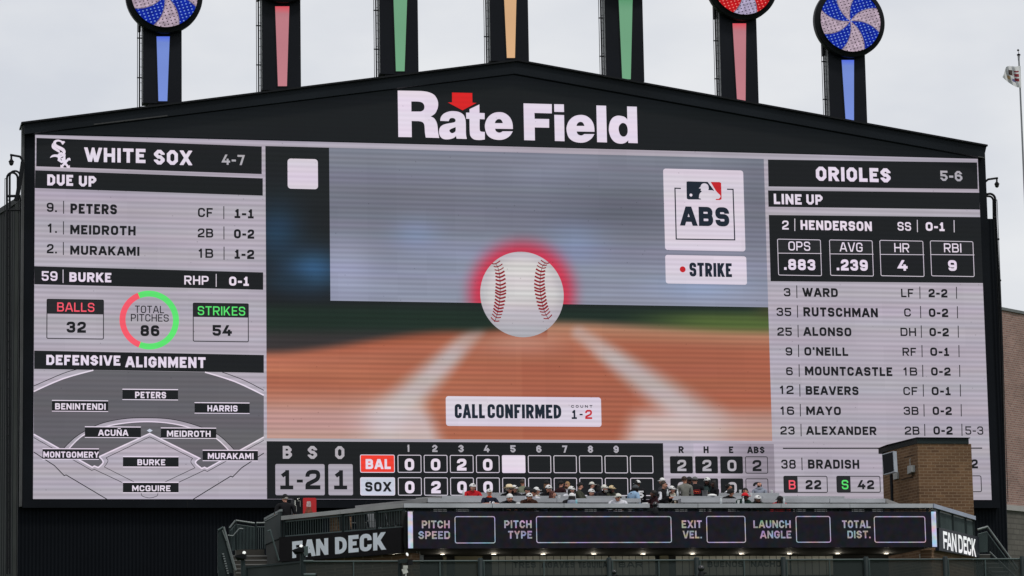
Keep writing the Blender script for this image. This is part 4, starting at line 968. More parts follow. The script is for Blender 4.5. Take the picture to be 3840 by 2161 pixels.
m = MB(); m.box((W0.x - .02, -25.96, zs + .16), (E0.x, -25.80, at(2300, 1919, -26).z), DARKWALL); m.build('fascia_beam', deck)
def wallpts(pl, pts): return [pl.uv(p) for p in pts]
m = MB(); m.slab(WP, [(0, 0), (wl - .02, 0), (wl - .02, WP.uv((1500, 2074))[1]), (0, WP.uv((1060, 2106))[1])], -.35, -.7, BRICKD); m.build('brick_base', deck)
m = MB(); m.slab(EP, [(.02, 0), (el, 0), (el, EP.uv((3650, 2088))[1]), (.02, EP.uv((3516, 2064))[1])], -.12, -.5, BRICKD); m.build('brick_base', deck)

# counters ("drink rails") on every tier, each built from butted aluminium lengths
def counter(k, pxs, label, mat=RAILALU, h=.135):
    xs_ = [at(p, RY_[k], K[k]).x for p in pxs]; z = ZR[k]
    t = thing('drink_counter', label, 'counter', ((xs_[0] + xs_[-1]) / 2, K[k], FL[k]), 'counters along the deck tiers')
    for a, b in zip(xs_, xs_[1:]):
        m = MB(); m.box((a + .008, K[k], z - h), (b - .008, K[k] + .36, z), mat); m.build('counter_length', t)
    n = max(2, int((xs_[-1] - xs_[0]) / 1.5))
    for i in range(n + 1):
        x = xs_[0] + .15 + (xs_[-1] - xs_[0] - .3) * i / n
        m = MB(); m.box((x - .025, K[k] + .14, FL[k]), (x + .025, K[k] + .20, z - h), GREENMET); m.build('post', t)
    return t
counter(0, [1513, 1846, 2115, 2437], 'front row grey metal counter above the long display, left length up to the black camera')
counter(0, [2469, 2617, 2929, 3187, 3499], 'front row grey metal counter above the long display, right length ending at the deck corner')
counter(1, [1603, 1900, 2088, 2404], 'second row grey metal counter behind the front row, left length')
counter(1, [2553, 2856, 3111, 3320], 'second row grey metal counter behind the front row, right length by the brick tower')
counter(2, [1656, 1900, 2346], 'third row grey metal counter on the left, below the red shirt')
counter(2, [2513, 2860, 3168], 'third row grey metal counter on the right, behind the standing group')
counter(3, [1790, 1960, 2128], 'rearmost short grey counter behind the cowboy hat')
counter(3, [2690, 2923], 'rearmost short grey counter in front of the bald man')
def wing_counter(pl, u0, u1, z, mat, label, cuts, zf, h=.135, name='drink_counter'):
    c0 = pl.pt((u0 + u1) / 2, zf); t = thing(name, label, 'counter', c0, 'counters along the deck tiers')
    us = [u0] + [u0 + (u1 - u0) * c_ for c_ in cuts] + [u1]
    for a, b in zip(us, us[1:]):
        m = MB(); m.slab(pl, [(a + .005, z - h), (b - .005, z - h), (b - .005, z), (a + .005, z)], .02, -.34, mat); m.build('counter_length', t)
    return t
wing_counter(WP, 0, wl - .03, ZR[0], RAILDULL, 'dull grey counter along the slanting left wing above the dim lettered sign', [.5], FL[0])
wing_counter(EP, .03, el, ZR[0], RAILSHADE, 'short bluish counter along the right wing above the bright lettered sign', [.55], FL[0])
a = at(1602, 1869.5, K[1]); b = at_z(1333, 1897, ZR[1]); W2 = Plane((b.x, b.y), (a.x - b.x, a.y - b.y)); w2l = (Vector((a.x, a.y, 0)) - Vector((b.x, b.y, 0))).length
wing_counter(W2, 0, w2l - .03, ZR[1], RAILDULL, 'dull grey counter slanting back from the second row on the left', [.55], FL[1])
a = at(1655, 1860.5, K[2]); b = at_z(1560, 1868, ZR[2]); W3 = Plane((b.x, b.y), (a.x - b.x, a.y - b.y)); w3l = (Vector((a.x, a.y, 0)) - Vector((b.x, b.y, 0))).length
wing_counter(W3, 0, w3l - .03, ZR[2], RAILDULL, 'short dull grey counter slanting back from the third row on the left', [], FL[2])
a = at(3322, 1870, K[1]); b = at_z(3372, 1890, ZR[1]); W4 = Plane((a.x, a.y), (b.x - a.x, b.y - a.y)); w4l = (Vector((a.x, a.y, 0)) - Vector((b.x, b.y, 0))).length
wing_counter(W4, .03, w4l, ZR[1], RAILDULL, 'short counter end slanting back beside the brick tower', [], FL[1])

# front guard railing seen in the slot between counter and display
t = thing('guard_railing', 'dark picket railing in the narrow slot between front counter and long display', 'railing', (W0.x + 9, -25.7, FL[0]))
m = MB(); zt_, zb_ = at(2300, 1908.5, -25.72).z, FL[0] + .05
for z in (zt_, at(2300, 1914, -25.72).z): m.box((W0.x + .1, -25.74, z - .018), (E0.x - .05, -25.70, z + .018), GREENMET)
m.build('rail', t)
m = MB(); x = W0.x + .2
while x < E0.x - .1:
    m.box((x - .008, -25.73, zb_), (x + .008, -25.71, zt_), GREENMET); x += .16
m.build('pickets', t)

# left wing: picket railing, black sign, dark green end panel
def railing(name, label, pl, u0, top, bot, u1, top1, bot1, step=.11, posts=(), thick=.012):
    t = thing(name, label, 'railing', pl.pt((u0 + u1) / 2, min(bot, bot1)))
    m = MB()
    for f_ in (0, 1):
        za = top if f_ == 0 else bot; zb = top1 if f_ == 0 else bot1
        m.bar(pl.pt(u0, za, -.1), pl.pt(u1, zb, -.1), .04, .04, GREENPIPE)
    m.build('rail', t)
    m = MB(); n = int((u1 - u0) / step)
    for i in range(n + 1):
        s_ = i / n; u = u0 + (u1 - u0) * s_
        m.tube(pl.pt(u, bot + (bot1 - bot) * s_, -.1), pl.pt(u, top + (top1 - top) * s_, -.1), thick, GREENPIPE, 5, caps=False)
    m.build('pickets', t)
    for s_ in posts:
        m = MB(); u = u0 + (u1 - u0) * s_; m.bar(pl.pt(u, bot + (bot1 - bot) * s_ - .1, -.08), pl.pt(u, top + (top1 - top) * s_ + .06, -.08), .08, .08, GREENMET); m.build('post', t)
    return t
zst = (WP.uv((1054, 2015))[1], WP.uv((1512, 1978))[1])
wr_ = railing('picket_railing', 'green picket railing along the left wing between dull counter and black sign', WP, .05, ZR[0] - .19, zst[0] + .03, wl - .05, ZR[0] - .19, zst[1] + .03, .12, (0, .5, .78, 1))
m = MB(); ub_ = WP.uv((1192, 1960))[0]; m.slab(WP, [(.02, zst[0] - .05), (ub_, zst[0] - .02), (ub_, ZR[0] - .15), (.02, ZR[0] - .15)], -.16, -.19, surf('railing_backing', (0.007, 0.010, 0.010), .9, spec=.05)); m.build('backing_panel', wr_)
t = thing('deck_sign', 'black sign with dull grey FAN DECK letters on the slanting left wing', 'sign', WP.pt(wl / 2, WP.uv((1200, 2090))[1], .1), 'name signs on the deck wings')
m = MB(); m.slab(WP, [WP.uv((1054, 2108)), WP.uv((1511, 2074)), WP.uv((1511, 1978)), WP.uv((1054, 2015.5))], .08, -.05, SIGNB); m.build('sign_panel', t)
W_ = crop(980, 1640, 2.783)
def letters_on(pl, items, off, mat, wt, t, wide=None):
    for ch, bl, tr in items:
        u0, v0 = pl.uv(bl); u1, v1 = pl.uv(tr); m = MB(); k_ = (v1 - v0) / abs(pl.uv((tr[0], tr[1] + 10))[1] - v1) * 10; sx = wide or (u1 - u0) / (tr[0] - bl[0]) / ((v1 - v0) / k_); draw_text(m, pl, ch, u0, v0, u1 - u0, v1 - v0, off, mat, wt, 'sans', True, sx); m.build('letter', t)
letters_on(WP, [(ch, W_(*b_), W_(*t_)) for ch, b_, t_ in (('F',(345,1263),(452,1080)), ('A',(468,1250),(583,1062)), ('N',(595,1238),(720,1053)), ('D',(792,1222),(913,1034)), ('E',(932,1208),(1037,1018)), ('C',(1050,1197),(1172,1004)), ('K',(1190,1185),(1318,990)))], .092, LETG, .235, t)
WE = at_z(995, 2043.6, WP.uv((1054, 2018.7))[1]); GP = Plane((WE.x, WE.y), (W1.x - WE.x, W1.y - WE.y))
gw = (Vector((W1.x, W1.y, 0)) - Vector((WE.x, WE.y, 0))).length
t = thing('stair_screen', 'solid dark green metal panel with a pipe top closing the end of the left wing', 'panel', GP.pt(gw / 2, 0))
m = MB(); m.slab(GP, [(0, GP.uv((995, 2043))[1]), (gw - .02, GP.uv((1053, 2018))[1]), (gw - .02, GP.uv((1053, 1917))[1]), (0, GP.uv((994, 1949))[1])], .03, -.03, GREENMET); m.build('panel', t)
m = MB(); m.bar(GP.pt(-.05, GP.uv((993, 1947))[1]), GP.pt(gw, GP.uv((1053, 1915))[1]), .08, .07, GREYPIPE); m.bar(GP.pt(.0, GP.uv((995, 1956))[1], .04), GP.pt(gw * .9, GP.uv((1050, 1926))[1], .04), .03, .03, GREYPIPE); m.build('top_pipe', t)
m = MB(); m.slab(GP, [(0.02, 0), (gw - .03, 0), (gw - .03, GP.uv((1053, 2020))[1]), (0.02, GP.uv((995, 2045))[1])], -.02, -.2, DARKWALL); m.build('lower_wall', t)

# right wing
R3 = crop(3040, 1600, 2.585)
ztr = (EP.uv(R3(1225, 980))[1], EP.uv(R3(1608, 1068))[1])
railing('picket_railing', 'fine picket railing on the right wing above the bright lettered sign', EP, .05, ZR[0] - .18, ztr[0] + .02, el - .02, ZR[0] - .18, ztr[1] + .02, .075, (.16, .48, .80, 1), .011)
t = thing('deck_sign', 'dark sign with bright white FAN DECK letters on the right wing', 'sign', EP.pt(el / 2, EP.uv(R3(1400, 1200))[1], .1), 'name signs on the deck wings')
m = MB(); m.slab(EP, [EP.uv(R3(1222, 1202)), EP.uv(R3(1617, 1272)), EP.uv(R3(1610, 1070)), EP.uv(R3(1222, 980))], .08, -.05, SIGNN); m.build('sign_panel', t)
letters_on(EP, [(ch, R3(*b_), R3(*t_)) for ch, b_, t_ in ((ch, b_, (b_[0] + (t_[0] - b_[0]) * .84, t_[1])) for ch, b_, t_ in (('F',(1263,1182),(1303,1024)), ('A',(1299,1196),(1344,1036)), ('N',(1348,1209),(1390,1045)), ('D',(1410,1222),(1452,1060)), ('E',(1460,1233),(1491,1070)), ('C',(1494,1244),(1533,1082)), ('K',(1540,1256),(1578,1094))))], .092, LETW, .19, t, 1.25)

# ================================================================== RIBBON DISPLAY
ribbon = thing('ribbon_display', 'long dark ribbon display with empty pitch statistics boxes on the deck front', 'display', (W0.x + 10, -26.2, zs))
RP = Plane((0, -26.22), (1, 0)); q1 = crop(1480, 1820, 3.22); q2 = crop(2260, 1820, 3.22); q3 = R3
RDARK = iris('ribbon_dark', (23, 22, 29), 0.014); RTXT = iris('ribbon_text', (156, 148, 162), 0.55); RBAR = iris('ribbon_bar', (196, 192, 216), 0.7); RLINE = iris('ribbon_line', (172, 166, 186), 0.5)
a0 = RP.uv((1528, 1918)); a1 = RP.uv((3513, 2052.5))
m = MB(); m.box((a0[0], -26.21, a1[1]), (a1[0], -26.0, a0[1]), BLACKMET); m.build('cabinet', ribbon)
m = MB(); m.face([RP.pt(a0[0], a1[1], .004), RP.pt(a1[0], a1[1], .004), RP.pt(a1[0], a0[1], .004), RP.pt(a0[0], a0[1], .004)], RDARK); face_ = m.build('display_face', ribbon)
for xa, xb in ((1530, 1548), (3494, 3511.5)):
    m = MB(); ua, ub = RP.uv((xa, 1990))[0], RP.uv((xb, 1990))[0]; m.face([RP.pt(ua, a1[1] + .01, .01), RP.pt(ub, a1[1] + .01, .01), RP.pt(ub, a0[1] - .01, .01), RP.pt(ua, a0[1] - .01, .01)], RBAR); m.build('light_bar', face_)
for l1, b1, t1_, l2, b2, t2_, tl, br in (("PITCH", q1(328,520), q1(663,427), "SPEED", q1(287,650), q1(667,555), q1(722,375), q1(1217,702)), ("PITCH", q1(1323,518), q1(1652,425), "TYPE", q1(1370,645), q1(1657,552), q1(1705,375), q2(835,695)),
        ("EXIT", q2(955,517), q2(1195,425), "VEL.", q2(970,642), q2(1195,550), q2(1248,372), q2(1730,695)), ("LAUNCH", q2(1820,517), q2(2268,425), "ANGLE", q2(1903,642), q2(2275,550), q2(2327,373), q3(197,1125)),
        ("TOTAL", q3(305,984), q3(578,910), "DIST.", q3(357,1083), q3(578,1010), q3(610,870), q3(1118,1125))):
    m = MB(); m.text(RP, l1, b1, t1_, .010, RTXT, .20, 'oct'); m.text(RP, l2, b2, t2_, .010, RTXT, .20, 'oct'); m.outline(RP, tl, br, 8, 3.0, .010, RLINE); m.build('stat_field', face_)

# ================================================================== BELOW THE DECK
LAMP = bpy.data.materials.new('lamp_warm'); LAMP.use_nodes = True; LAMP.node_tree.nodes["Principled BSDF"].inputs["Emission Color"].default_value = (1, .86, .66, 1); LAMP.node_tree.nodes["Principled BSDF"].inputs["Emission Strength"].default_value = 2.2
proto = None
dl = [1481, 1659, 1851.5, 2038, 2226, 2411.5, 2597, 2780, 2961, 3141.5, 3323.5, 3483]
for i, px in enumerate(dl):
    p = at_z(px, 2078 - i * .25, zs)
    ld = bpy.data.lights.new('downlight_lamp', 'POINT'); ld.energy = 6; ld.color = (1, .90, .74); ld.shadow_soft_size = .08
    lo = bpy.data.objects.new('downlight_lamp', ld); COL.objects.link(lo); lo.location = p + Vector((0, 0, -.10))
    if proto is None:
        t = thing('downlight', '', 'light', p, 'round lamps under the deck')
        m = MB(); m.lathe(p, [(.0, -.012), (.085, -.012)], LAMP, 16); m.build('lens', t); m = MB(); m.lathe(p, [(.085, -.012), (.10, -.014), (.105, 0)], BLACKMET, 16); m.build('trim_ring', t); proto = t
    else:
        t = proto.copy(); COL.objects.link(t); t.location = p
        for ch in list(proto.children):
            c_ = ch.copy(); COL.objects.link(c_); c_.parent = t; c_.location = ch.location
    # children hold world coordinates relative to the first lamp
    t['label'] = ['round warm lamp under the deck, at the left end of the row', 'round warm lamp under the deck above the small grey box', 'round warm lamp under the deck above the beige hatch', 'round warm lamp under the deck above the left tiles', 'round warm lamp under the deck, fifth from the left', 'round warm lamp under the deck above the middle hatch', 'round warm lamp under the deck below the word EXIT', 'round warm lamp under the deck between middle and right tiles', 'round warm lamp under the deck below the word LAUNCH', 'round warm lamp under the deck, third from the right', 'round warm lamp under the deck left of the grey box on the right', 'round warm lamp under the deck, at the right end of the row'][i]
TILE = surf('white_tile', (0.52, 0.52, 0.48), 0.5, 0.0, 0.08, 0.6)
TILETXT = surf('tile_lettering', (0.02, 0.02, 0.02), 0.6)
TPL = Plane((0, -22.0), (1, 0))
def tiles(x0, x1, label, texts):
    ua, va = TPL.uv((x0, 2085.5)); ub, vb = TPL.uv((x1, 2156)); n = max(1, round((ub - ua) / .235)); w = (ub - ua) / n
    t = thing('tile_frieze', label, 'tiled sign', TPL.pt((ua + ub) / 2, vb, .02), 'tiled stall signs under the deck')
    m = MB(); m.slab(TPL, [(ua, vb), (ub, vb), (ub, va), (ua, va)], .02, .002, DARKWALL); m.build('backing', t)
    m = MB()
    for i in range(n):
        m.slab(TPL, [(ua + w * i + .012, vb), (ua + w * (i + 1) - .012, vb), (ua + w * (i + 1) - .012, va - .01), (ua + w * i + .012, va - .01)], .035, .02, TILE)
    m.build('tiles', t)
    for tx, b_, t_ in texts:
        m = MB(); m.text(TPL, tx, b_, t_, .042, TILETXT, .24, 'rnd'); m.build('lettering', t)
tiles(1842, 2282, 'white tile stall sign with dark lettering under the deck, left of the middle', [("TRES", (1924, 2130), (2008, 2107)), ("AGAVES", (2030, 2130), (2154, 2107)), ("TEQUILA", (2166, 2130), (2276, 2107))])
tiles(2284, 2458, 'short white tile panel under the deck left of the middle hatch', [("BAR", (2319, 2129), (2409, 2107))])
tiles(2532, 2962, 'white tile stall sign with dark lettering under the deck, right of the middle', [("BUENOS", (2652, 2128), (2785, 2105)), ("NACHOS", (2815, 2127), (2950, 2104))])
tiles(2964, 3125, 'short white tile panel under the deck at the right end of the tiles', [])
BEIGE = surf('beige_panel', (0.16, 0.15, 0.10), 0.6, 0.0, 0.15, 0.8)
for x0, x1, y0, y1, lab in ((1704, 1806, 2084, 2108, 'beige hatch panel under the deck left of the tiles'), (1660, 1672, 2084, 2108, 'narrow beige post under the deck beside the hatch'), (2472, 2504, 2082, 2104, 'small beige hatch under the deck in the middle')):
    m = MB(); ua, va = TPL.uv((x0, y0)); ub, vb = TPL.uv((x1, y1)); m.slab(TPL, [(ua, vb - 2), (ub, vb - 2), (ub, va - .03), (ub - .04, va), (ua + .04, va), (ua, va - .03)], .12, .002, BEIGE)
    o = tag(m.build('hatch_panel'), lab, 'panel'); origin_to(o, TPL.pt((ua + ub) / 2, vb - 2, .05))
SILVERB = surf('grey_enclosure', (0.36, 0.37, 0.36), 0.5, 0.1, 0.1, 3.0)
def ebox(px0, py0, px1, py1, Y, lab, stub=True, mat=SILVERB):
    a = at(px0, py0, Y); b = at(px1, py1, Y); t = thing('electrical_box', lab, 'box', ((a.x + b.x) / 2, Y, b.z), 'grey electrical boxes')
    m = MB(); m.box((a.x, Y, b.z), (b.x, Y + .16, a.z), mat); m.build('case', t)
    m = MB(); w = b.x - a.x; h = a.z - b.z; m.box((a.x + w * .35, Y - .02, b.z + h * .12), (a.x + w * .78, Y, b.z + h * .45), surf('enclosure_plate', (0.26, 0.27, 0.27), 0.5)); m.build('cover_plate', t)
    if stub:
        m = MB()
        for s_ in (.18, .52): m.tube((a.x + w * s_, Y + .08, a.z), (a.x + w * s_, Y + .08, a.z + .12), .025, SILVERB, 8)
        m.build('conduit', t)
ebox(1560, 2082, 1588.5, 2100.5, -25.4, 'small grey box with two conduits hanging under the left end of the display')
ebox(3453, 2077, 3480, 2093, -25.4, 'small grey box hanging under the right end of the display', False)

# ================================================================== MESH FENCE in front of the deck
NET = bpy.data.materials.new('fence_netting'); NET.use_nodes = True; nt, b_ = nodes_of(NET)
b_.inputs["Base Color"].default_value = (0.030, 0.038, 0.038, 1); b_.inputs["Roughness"].default_value = .9; b_.inputs["Specular IOR Level"].default_value = .1
_tr = nt.nodes.new("ShaderNodeBsdfTransparent"); _mx = nt.nodes.new("ShaderNodeMixShader"); _mx.inputs[0].default_value = .82
nt.links.new(_tr.outputs[0], _mx.inputs[1]); nt.links.new(b_.outputs[0], _mx.inputs[2]); nt.links.new(_mx.outputs[0], nt.nodes["Material Output"].inputs["Surface"])
FY = -29.0; NP = Plane((0, FY), (1, 0))
fz = at(2400, 2102, FY).z; fx0 = at(1130, 2104, FY).x; fx1 = at(3900, 2098, FY).x
fence = thing('mesh_fence', 'dark green mesh fence with pipe frame running along the bottom of the view', 'fence', ((fx0 + fx1) / 2, FY, 0))
m = MB(); m.face([(fx0, FY, 0), (fx1, FY, 0), (fx1, FY, fz - .02), (fx0, FY, fz - .02)], NET); m.build('netting', fence)
m = MB(); m.tube((fx0, FY - .03, fz), (fx1, FY - .03, fz), .026, GREENPIPE, 8); m.build('top_pipe', fence)
for px in (1325, 1649, 2039, 2470, 2790, 3110, 3694):
    x = at(px, 2130, FY).x; m = MB(); m.tube((x, FY - .03, 0), (x, FY - .03, fz), .022, GREENPIPE, 8); m.build('post', fence)
for px, w in ((1800, 26), (2283, 26), (2611, 28), (2936, 28), (3246, 26), (3543, 26), (3831, 22)):
    x = at(px, 2130, FY).x; r_ = w * .0081 / 2 * .75; m = MB(); m.lathe((x, FY - .06, 0), [(0, 0), (r_, 0), (r_, fz + .07), (r_ * .6, fz + .09), (0, fz + .09)], GREENMET, 14)
    m.tube((x + r_ + .035, FY - .03, 0), (x + r_ + .035, FY - .03, fz - .01), .024, GREENPIPE, 8); m.build('thick_post', fence)
q = at(1125, 2108, FY); q0 = at_z(925, 2128, q.z); LP = Plane((q0.x, q0.y), (q.x - q0.x, q.y - q0.y)); ll = (Vector((q.x, q.y, 0)) - Vector((q0.x, q0.y, 0))).length
f2 = thing('mesh_fence', 'short dark mesh fence slanting down to the left below the stairs', 'fence', LP.pt(ll / 2, 0))
m = MB(); m.face([LP.pt(0, 0), LP.pt(ll, 0), LP.pt(ll, q.z), LP.pt(0, q.z)], surf('fence_sheet', (0.026, 0.032, 0.032), 0.85, 0, .2, 1.0)); m.build('netting', f2)
m = MB(); m.bar(LP.pt(0, q.z), LP.pt(ll, q.z), .07, .06, GREENMET); m.build('top_pipe', f2)
m = MB(); m.bar(LP.pt(0, 0), LP.pt(0, q.z + .03), .1, .1, GREENMET); m.build('post', f2)

# flood lamps and devices on the fence posts
SENSORGLOW = led('sensor_glow', (250, 250, 248), 0.0)  # sensor balls are no lamps; their sunlit white is put in as glow
def flood(px, py, s, lab, tilt=-18, post=True):
    p = at(px, py, -29.6); t = thing('flood_lamp', lab, 'flood lamp', (p.x, p.y, 0 if post else p.z - .3), 'flood lamps on the fence posts')
    k = s * .0081; Rm = Matrix.Rotation(R(tilt), 3, 'Y'); m = MB()
    def V(x, y, z): return p + Rm @ Vector((x * k, y * k, z * k))
    top = [V(-24, -14, 8), V(18, -14, 9), V(24, 10, 5), V(-20, 10, 5)]; bot = [V(-24, -14, 4), V(13, -12, -12), V(20, 10, -14), V(-14, 10, -12)]
    m.mesh(top + bot, ((0, 1, 2, 3), (7, 6, 5, 4), (0, 4, 5, 1), (1, 5, 6, 2), (2, 6, 7, 3), (3, 7, 4, 0)), BLACKMET); m.build('head', t)
    m = MB(); m.ball(V(14, -10, 11), (6.5 * k, 6 * k, 6.5 * k), SENSORGLOW, 6, 10); m.build('sensor', t)
    m = MB(); m.tube(V(8, 6, -10), V(8, 8, -26), 3 * k, GREENMET, 8); m.build('bracket', t)
    return t, p, k
t, p, k = flood(1118, 2064, 1.0, 'black flood lamp with white sensor on a green post in front of the letter F')
m = MB(); x = p.x + .16; m.tube((x, p.y + .1, 0), (x, p.y + .1, p.z - .1), .09, GREENMET, 12); m.box((x + .02, p.y - .02, p.z - .16), (x + .14, p.y + .12, p.z + .12), GREENPIPE); m.build('post', t)
m = MB(); m.tube((x, p.y, p.z - .33), (x + .30, p.y, p.z - .33), .035, GREENPIPE, 10); m.tube((x, p.y, p.z - .74), (x + .36, p.y, p.z - .74), .05, GREENPIPE, 10); m.tube((x + .36, p.y, p.z - .74), (x + .40, p.y, p.z - .74), .05, BLACKMET, 10); m.build('arm', t)
t, p, k = flood(903, 2088, 1.0, 'brownish black flood lamp with white sensor in front of the left stairs', -12)
m = MB(); x = p.x + .08; m.tube((x, p.y + .1, 0), (x, p.y + .1, p.z - .1), .07, GREENMET, 12); m.build('post', t)
p = at(1516, 2104, -29.6); t = thing('flood_lamp', 'hooded green flood lamp with raised white sensor below the left end of the display', 'flood lamp', (p.x, p.y, 0), 'flood lamps on the fence posts')
m = MB(); m.box((p.x - .17, p.y - .1, p.z - .06), (p.x + .10, p.y + .14, p.z + .06), GREENMET, Matrix.Rotation(R(-8), 3, 'Y'), p); m.box((p.x + .08, p.y - .1, p.z - .12), (p.x + .24, p.y + .12, p.z + .03), BLACKMET); m.build('head', t)
m = MB(); m.ball((p.x + .09, p.y - .02, p.z + .20), (.035, .035, .055), SENSORGLOW, 6, 10, Matrix.Rotation(R(-25), 3, 'Y')); m.tube((p.x + .03, p.y, p.z + .05), (p.x + .08, p.y - .01, p.z + .16), .008, BLACKMET, 6); m.build('sensor', t)
m = MB(); m.tube((p.x - .12, p.y + .1, 0), (p.x - .12, p.y + .1, p.z - .02), .06, GREENMET, 10); m.build('post', t)
p = at(1518, 2136, -29.7); t = thing('beam_device', 'shiny silver bracket device with trailing cable on the fence post below the hooded lamp', 'device', (p.x, p.y, p.z - .3))
CHROME = surf('bright_metal', (0.55, 0.55, 0.5), 0.3, 0.7, 0.2, 6.0)
m = MB(); m.box((p.x - .09, p.y, p.z - .12), (p.x + .07, p.y + .1, p.z + .04), CHROME, Matrix.Rotation(R(-20), 3, 'Y'), p); m.box((p.x - .05, p.y - .02, p.z + .03), (p.x + .09, p.y + .1, p.z + .12), CHROME); m.build('body', t)
m = MB(); m.tube((p.x + .04, p.y + .06, p.z - .6), (p.x + .04, p.y + .06, p.z - .1), .025, CHROME, 8); m.build('stem', t)
m = MB(); m.path([(p.x + .08, p.y, p.z + .05), (p.x + .14, p.y, p.z - .05), (p.x + .15, p.y, p.z - .3), (p.x + .1, p.y, p.z - .55)], .006, BLACKMET, 5); m.build('cable', t)
GLOSSB = surf('glossy_black', (0.012, 0.012, 0.014), 0.18, 0.0, 0.1, 4.0, spec=0.6)
def ptz(px, py, Y, s, lab, down=.5):
    p = at(px, py, Y); t = thing('dome_camera', lab, 'camera', (p.x, p.y, p.z - down), 'black pan and tilt cameras')
    m = MB(); m.ball(p, (s, s, s * 1.05), GLOSSB, 10, 16); m.build('ball_head', t)
    m = MB(); m.lathe((p.x, p.y, 0), [(s * .6, p.z - s * .8), (s * .75, p.z - s * 1.0), (s * 1.1, p.z - s * 2.2), (s * 1.25, p.z - s * 3.0), (s * 1.25, p.z - down)], BLACKMET, 16); m.build('base', t)
    m = MB(); m.tube((p.x + s * .3, p.y - s * .3, p.z - s * 1.5), (p.x + s * 1.6, p.y - s * .5, p.z - s * 1.4), s * .28, BLACKMET, 8); m.build('side_arm', t)
    m = MB(); m.lathe(p + Vector((0, -s * .8, 0)), [(0, -s * .35), (s * .45, -s * .3), (s * .5, 0)], surf('lens_dark', (0.03, 0.03, 0.035), 0.1, 0, 0, 1), 14, Matrix.Rotation(R(-90), 3, 'X')); m.build('lens', t)
ptz(2629, 2132, -29.9, .10, 'glossy black round camera in front of the fence below the word EXIT', .8)
ptz(2457, 1892, -26.3, .085, 'black round camera standing at the gap of the front counter', .30)
p = at(2303, 2150, -29.8); ptz(2303, 2146, -29.8, .07, 'smaller black camera head in front of the fence left of the middle', .6)

# ================================================================== LEFT STAIRS
q = crop(700, 1820, 3.22); SY = -19.6
stairs = thing('stair_flight', 'dark green stairs with picket railings climbing to the left end of the deck', 'stairs', at(870, 2100, SY))
SP = Plane((0, SY), (1, 0))
TREAD = surf('stair_tread', (0.035, 0.033, 0.028), 0.7, 0, .2, 1); NOSE = surf('stair_nosing', (0.17, 0.17, 0.165), 0.5, .2, .1, 1)
ys = [775, 848, 901, 953, 1004, 1052]; xl_ = [605, 553, 562, 574, 584, 594]
for i in range(1, 6):
    Yk = SY - .30 * i; a = at(*q(xl_[i], ys[i]), Yk); b = at(*q(975 - i * 3, ys[i]), Yk); zlo = at(*q(700, ys[i] + 48), Yk).z
    m = MB(); m.box((a.x, Yk, zlo - .1), (b.x, Yk + .34, a.z - .02), TREAD); m.build('tread', stairs)
    m = MB(); m.box((a.x, Yk - .012, a.z - .035), (b.x, Yk + .05, a.z), NOSE); m.build('nosing', stairs)
a = at(*q(602, 775), SY); b = at(*q(940, 775), SY); m = MB(); m.box((a.x, SY, at(*q(700, 848), SY).z - .1), (b.x, SY + .4, a.z), TREAD); m.build('tread', stairs)
def pts_on(pl, c_, L): return [pl.pt(*pl.uv(c_(*p))) for p in L]
SF = Plane((0, SY - 1.6), (1, 0))
m = MB(); m.slab(SF, [SF.uv(q(*p)) for p in ((374, 1060), (560, 1060), (570, 985), (440, 512), (374, 545))], .03, -.05, GREENMET); m.build('side_panel', stairs)
for L_, r_ in (([(443, 505), (590, 1030)], .035), ([(428, 545), (478, 680)], .02), ([(480, 690), (572, 1020)], .02)):
    m = MB(); m.path([p + Vector((0, -.08, 0)) for p in pts_on(SF, q, L_)], r_, GREYPIPE); m.build('handrail', stairs)
m = MB(); m.path([p + Vector((0, -.05, 0)) for p in pts_on(SF, q, [(376, 545), (440, 508)])], .03, GREENPIPE); m.build('handrail', stairs)
SL = Plane((0, SY - 2.4), (1, 0))
m = MB(); m.slab(SL, [SL.uv(q(*p)) for p in ((374, 1030), (450, 995), (425, 830), (374, 850))], .03, -.05, GREENMET); m.build('lower_panel', stairs)
m = MB(); m.slab(SL, [SL.uv(q(*p)) for p in ((380, 1100), (520, 1100), (432, 822), (420, 830), (462, 1000), (440, 1010), (382, 1035))], .05, -.02, GREENMET); m.build('stringer', stairs)
m = MB()
for i in range(9): m.box(*(lambda p: ((p.x - .03, p.y - .1, p.z - .02), (p.x + .03, p.y - .04, p.z + .02)))(SL.pt(*SL.uv(q(437 + i * 7.2, 832 + i * 29)))), GREYPIPE)
m.build('tread_ends', stairs)
for top0, top1, bot0, bot1, n in (((595, 470), (820, 503), (600, 782), (822, 775), 13), ((842, 500), (945, 500), (842, 775), (945, 768), 4), ((518, 560), (590, 470), (540, 800), (595, 782), 4)):
    a0_, a1_, b0_, b1_ = pts_on(SP, q, [top0, top1, bot0, bot1])
    m = MB()
    for i in range(n + 1):
        s_ = i / n; m.tube(b0_.lerp(b1_, s_) , a0_.lerp(a1_, s_), .012, GREENPIPE, 5, caps=False)
    m.build('pickets', stairs)
    m = MB(); up = Vector((0, 0, .12)); m.tube(a0_ + up, a1_ + up, .032, GREYPIPE, 8); m.tube(a0_ + up * -.1, a1_ + up * -.1, .018, GREENPIPE, 8); m.build('top_rail', stairs)
    m = MB(); m.tube(b0_, a0_ + up, .026, GREENMET, 8); m.build('post', stairs)
m = MB(); m.path([p + Vector((0, -.3, 0)) for p in pts_on(SP, q, [(480, 612), (545, 620), (622, 530), (668, 536)])], .018, GREYPIPE); m.build('handrail', stairs)
m = MB(); m.path([p + Vector((0, -1.2, 0)) for p in pts_on(SF, q, [(915, 592), (945, 575), (1052, 938)])], .028, GREENPIPE); m.build('handrail', stairs)

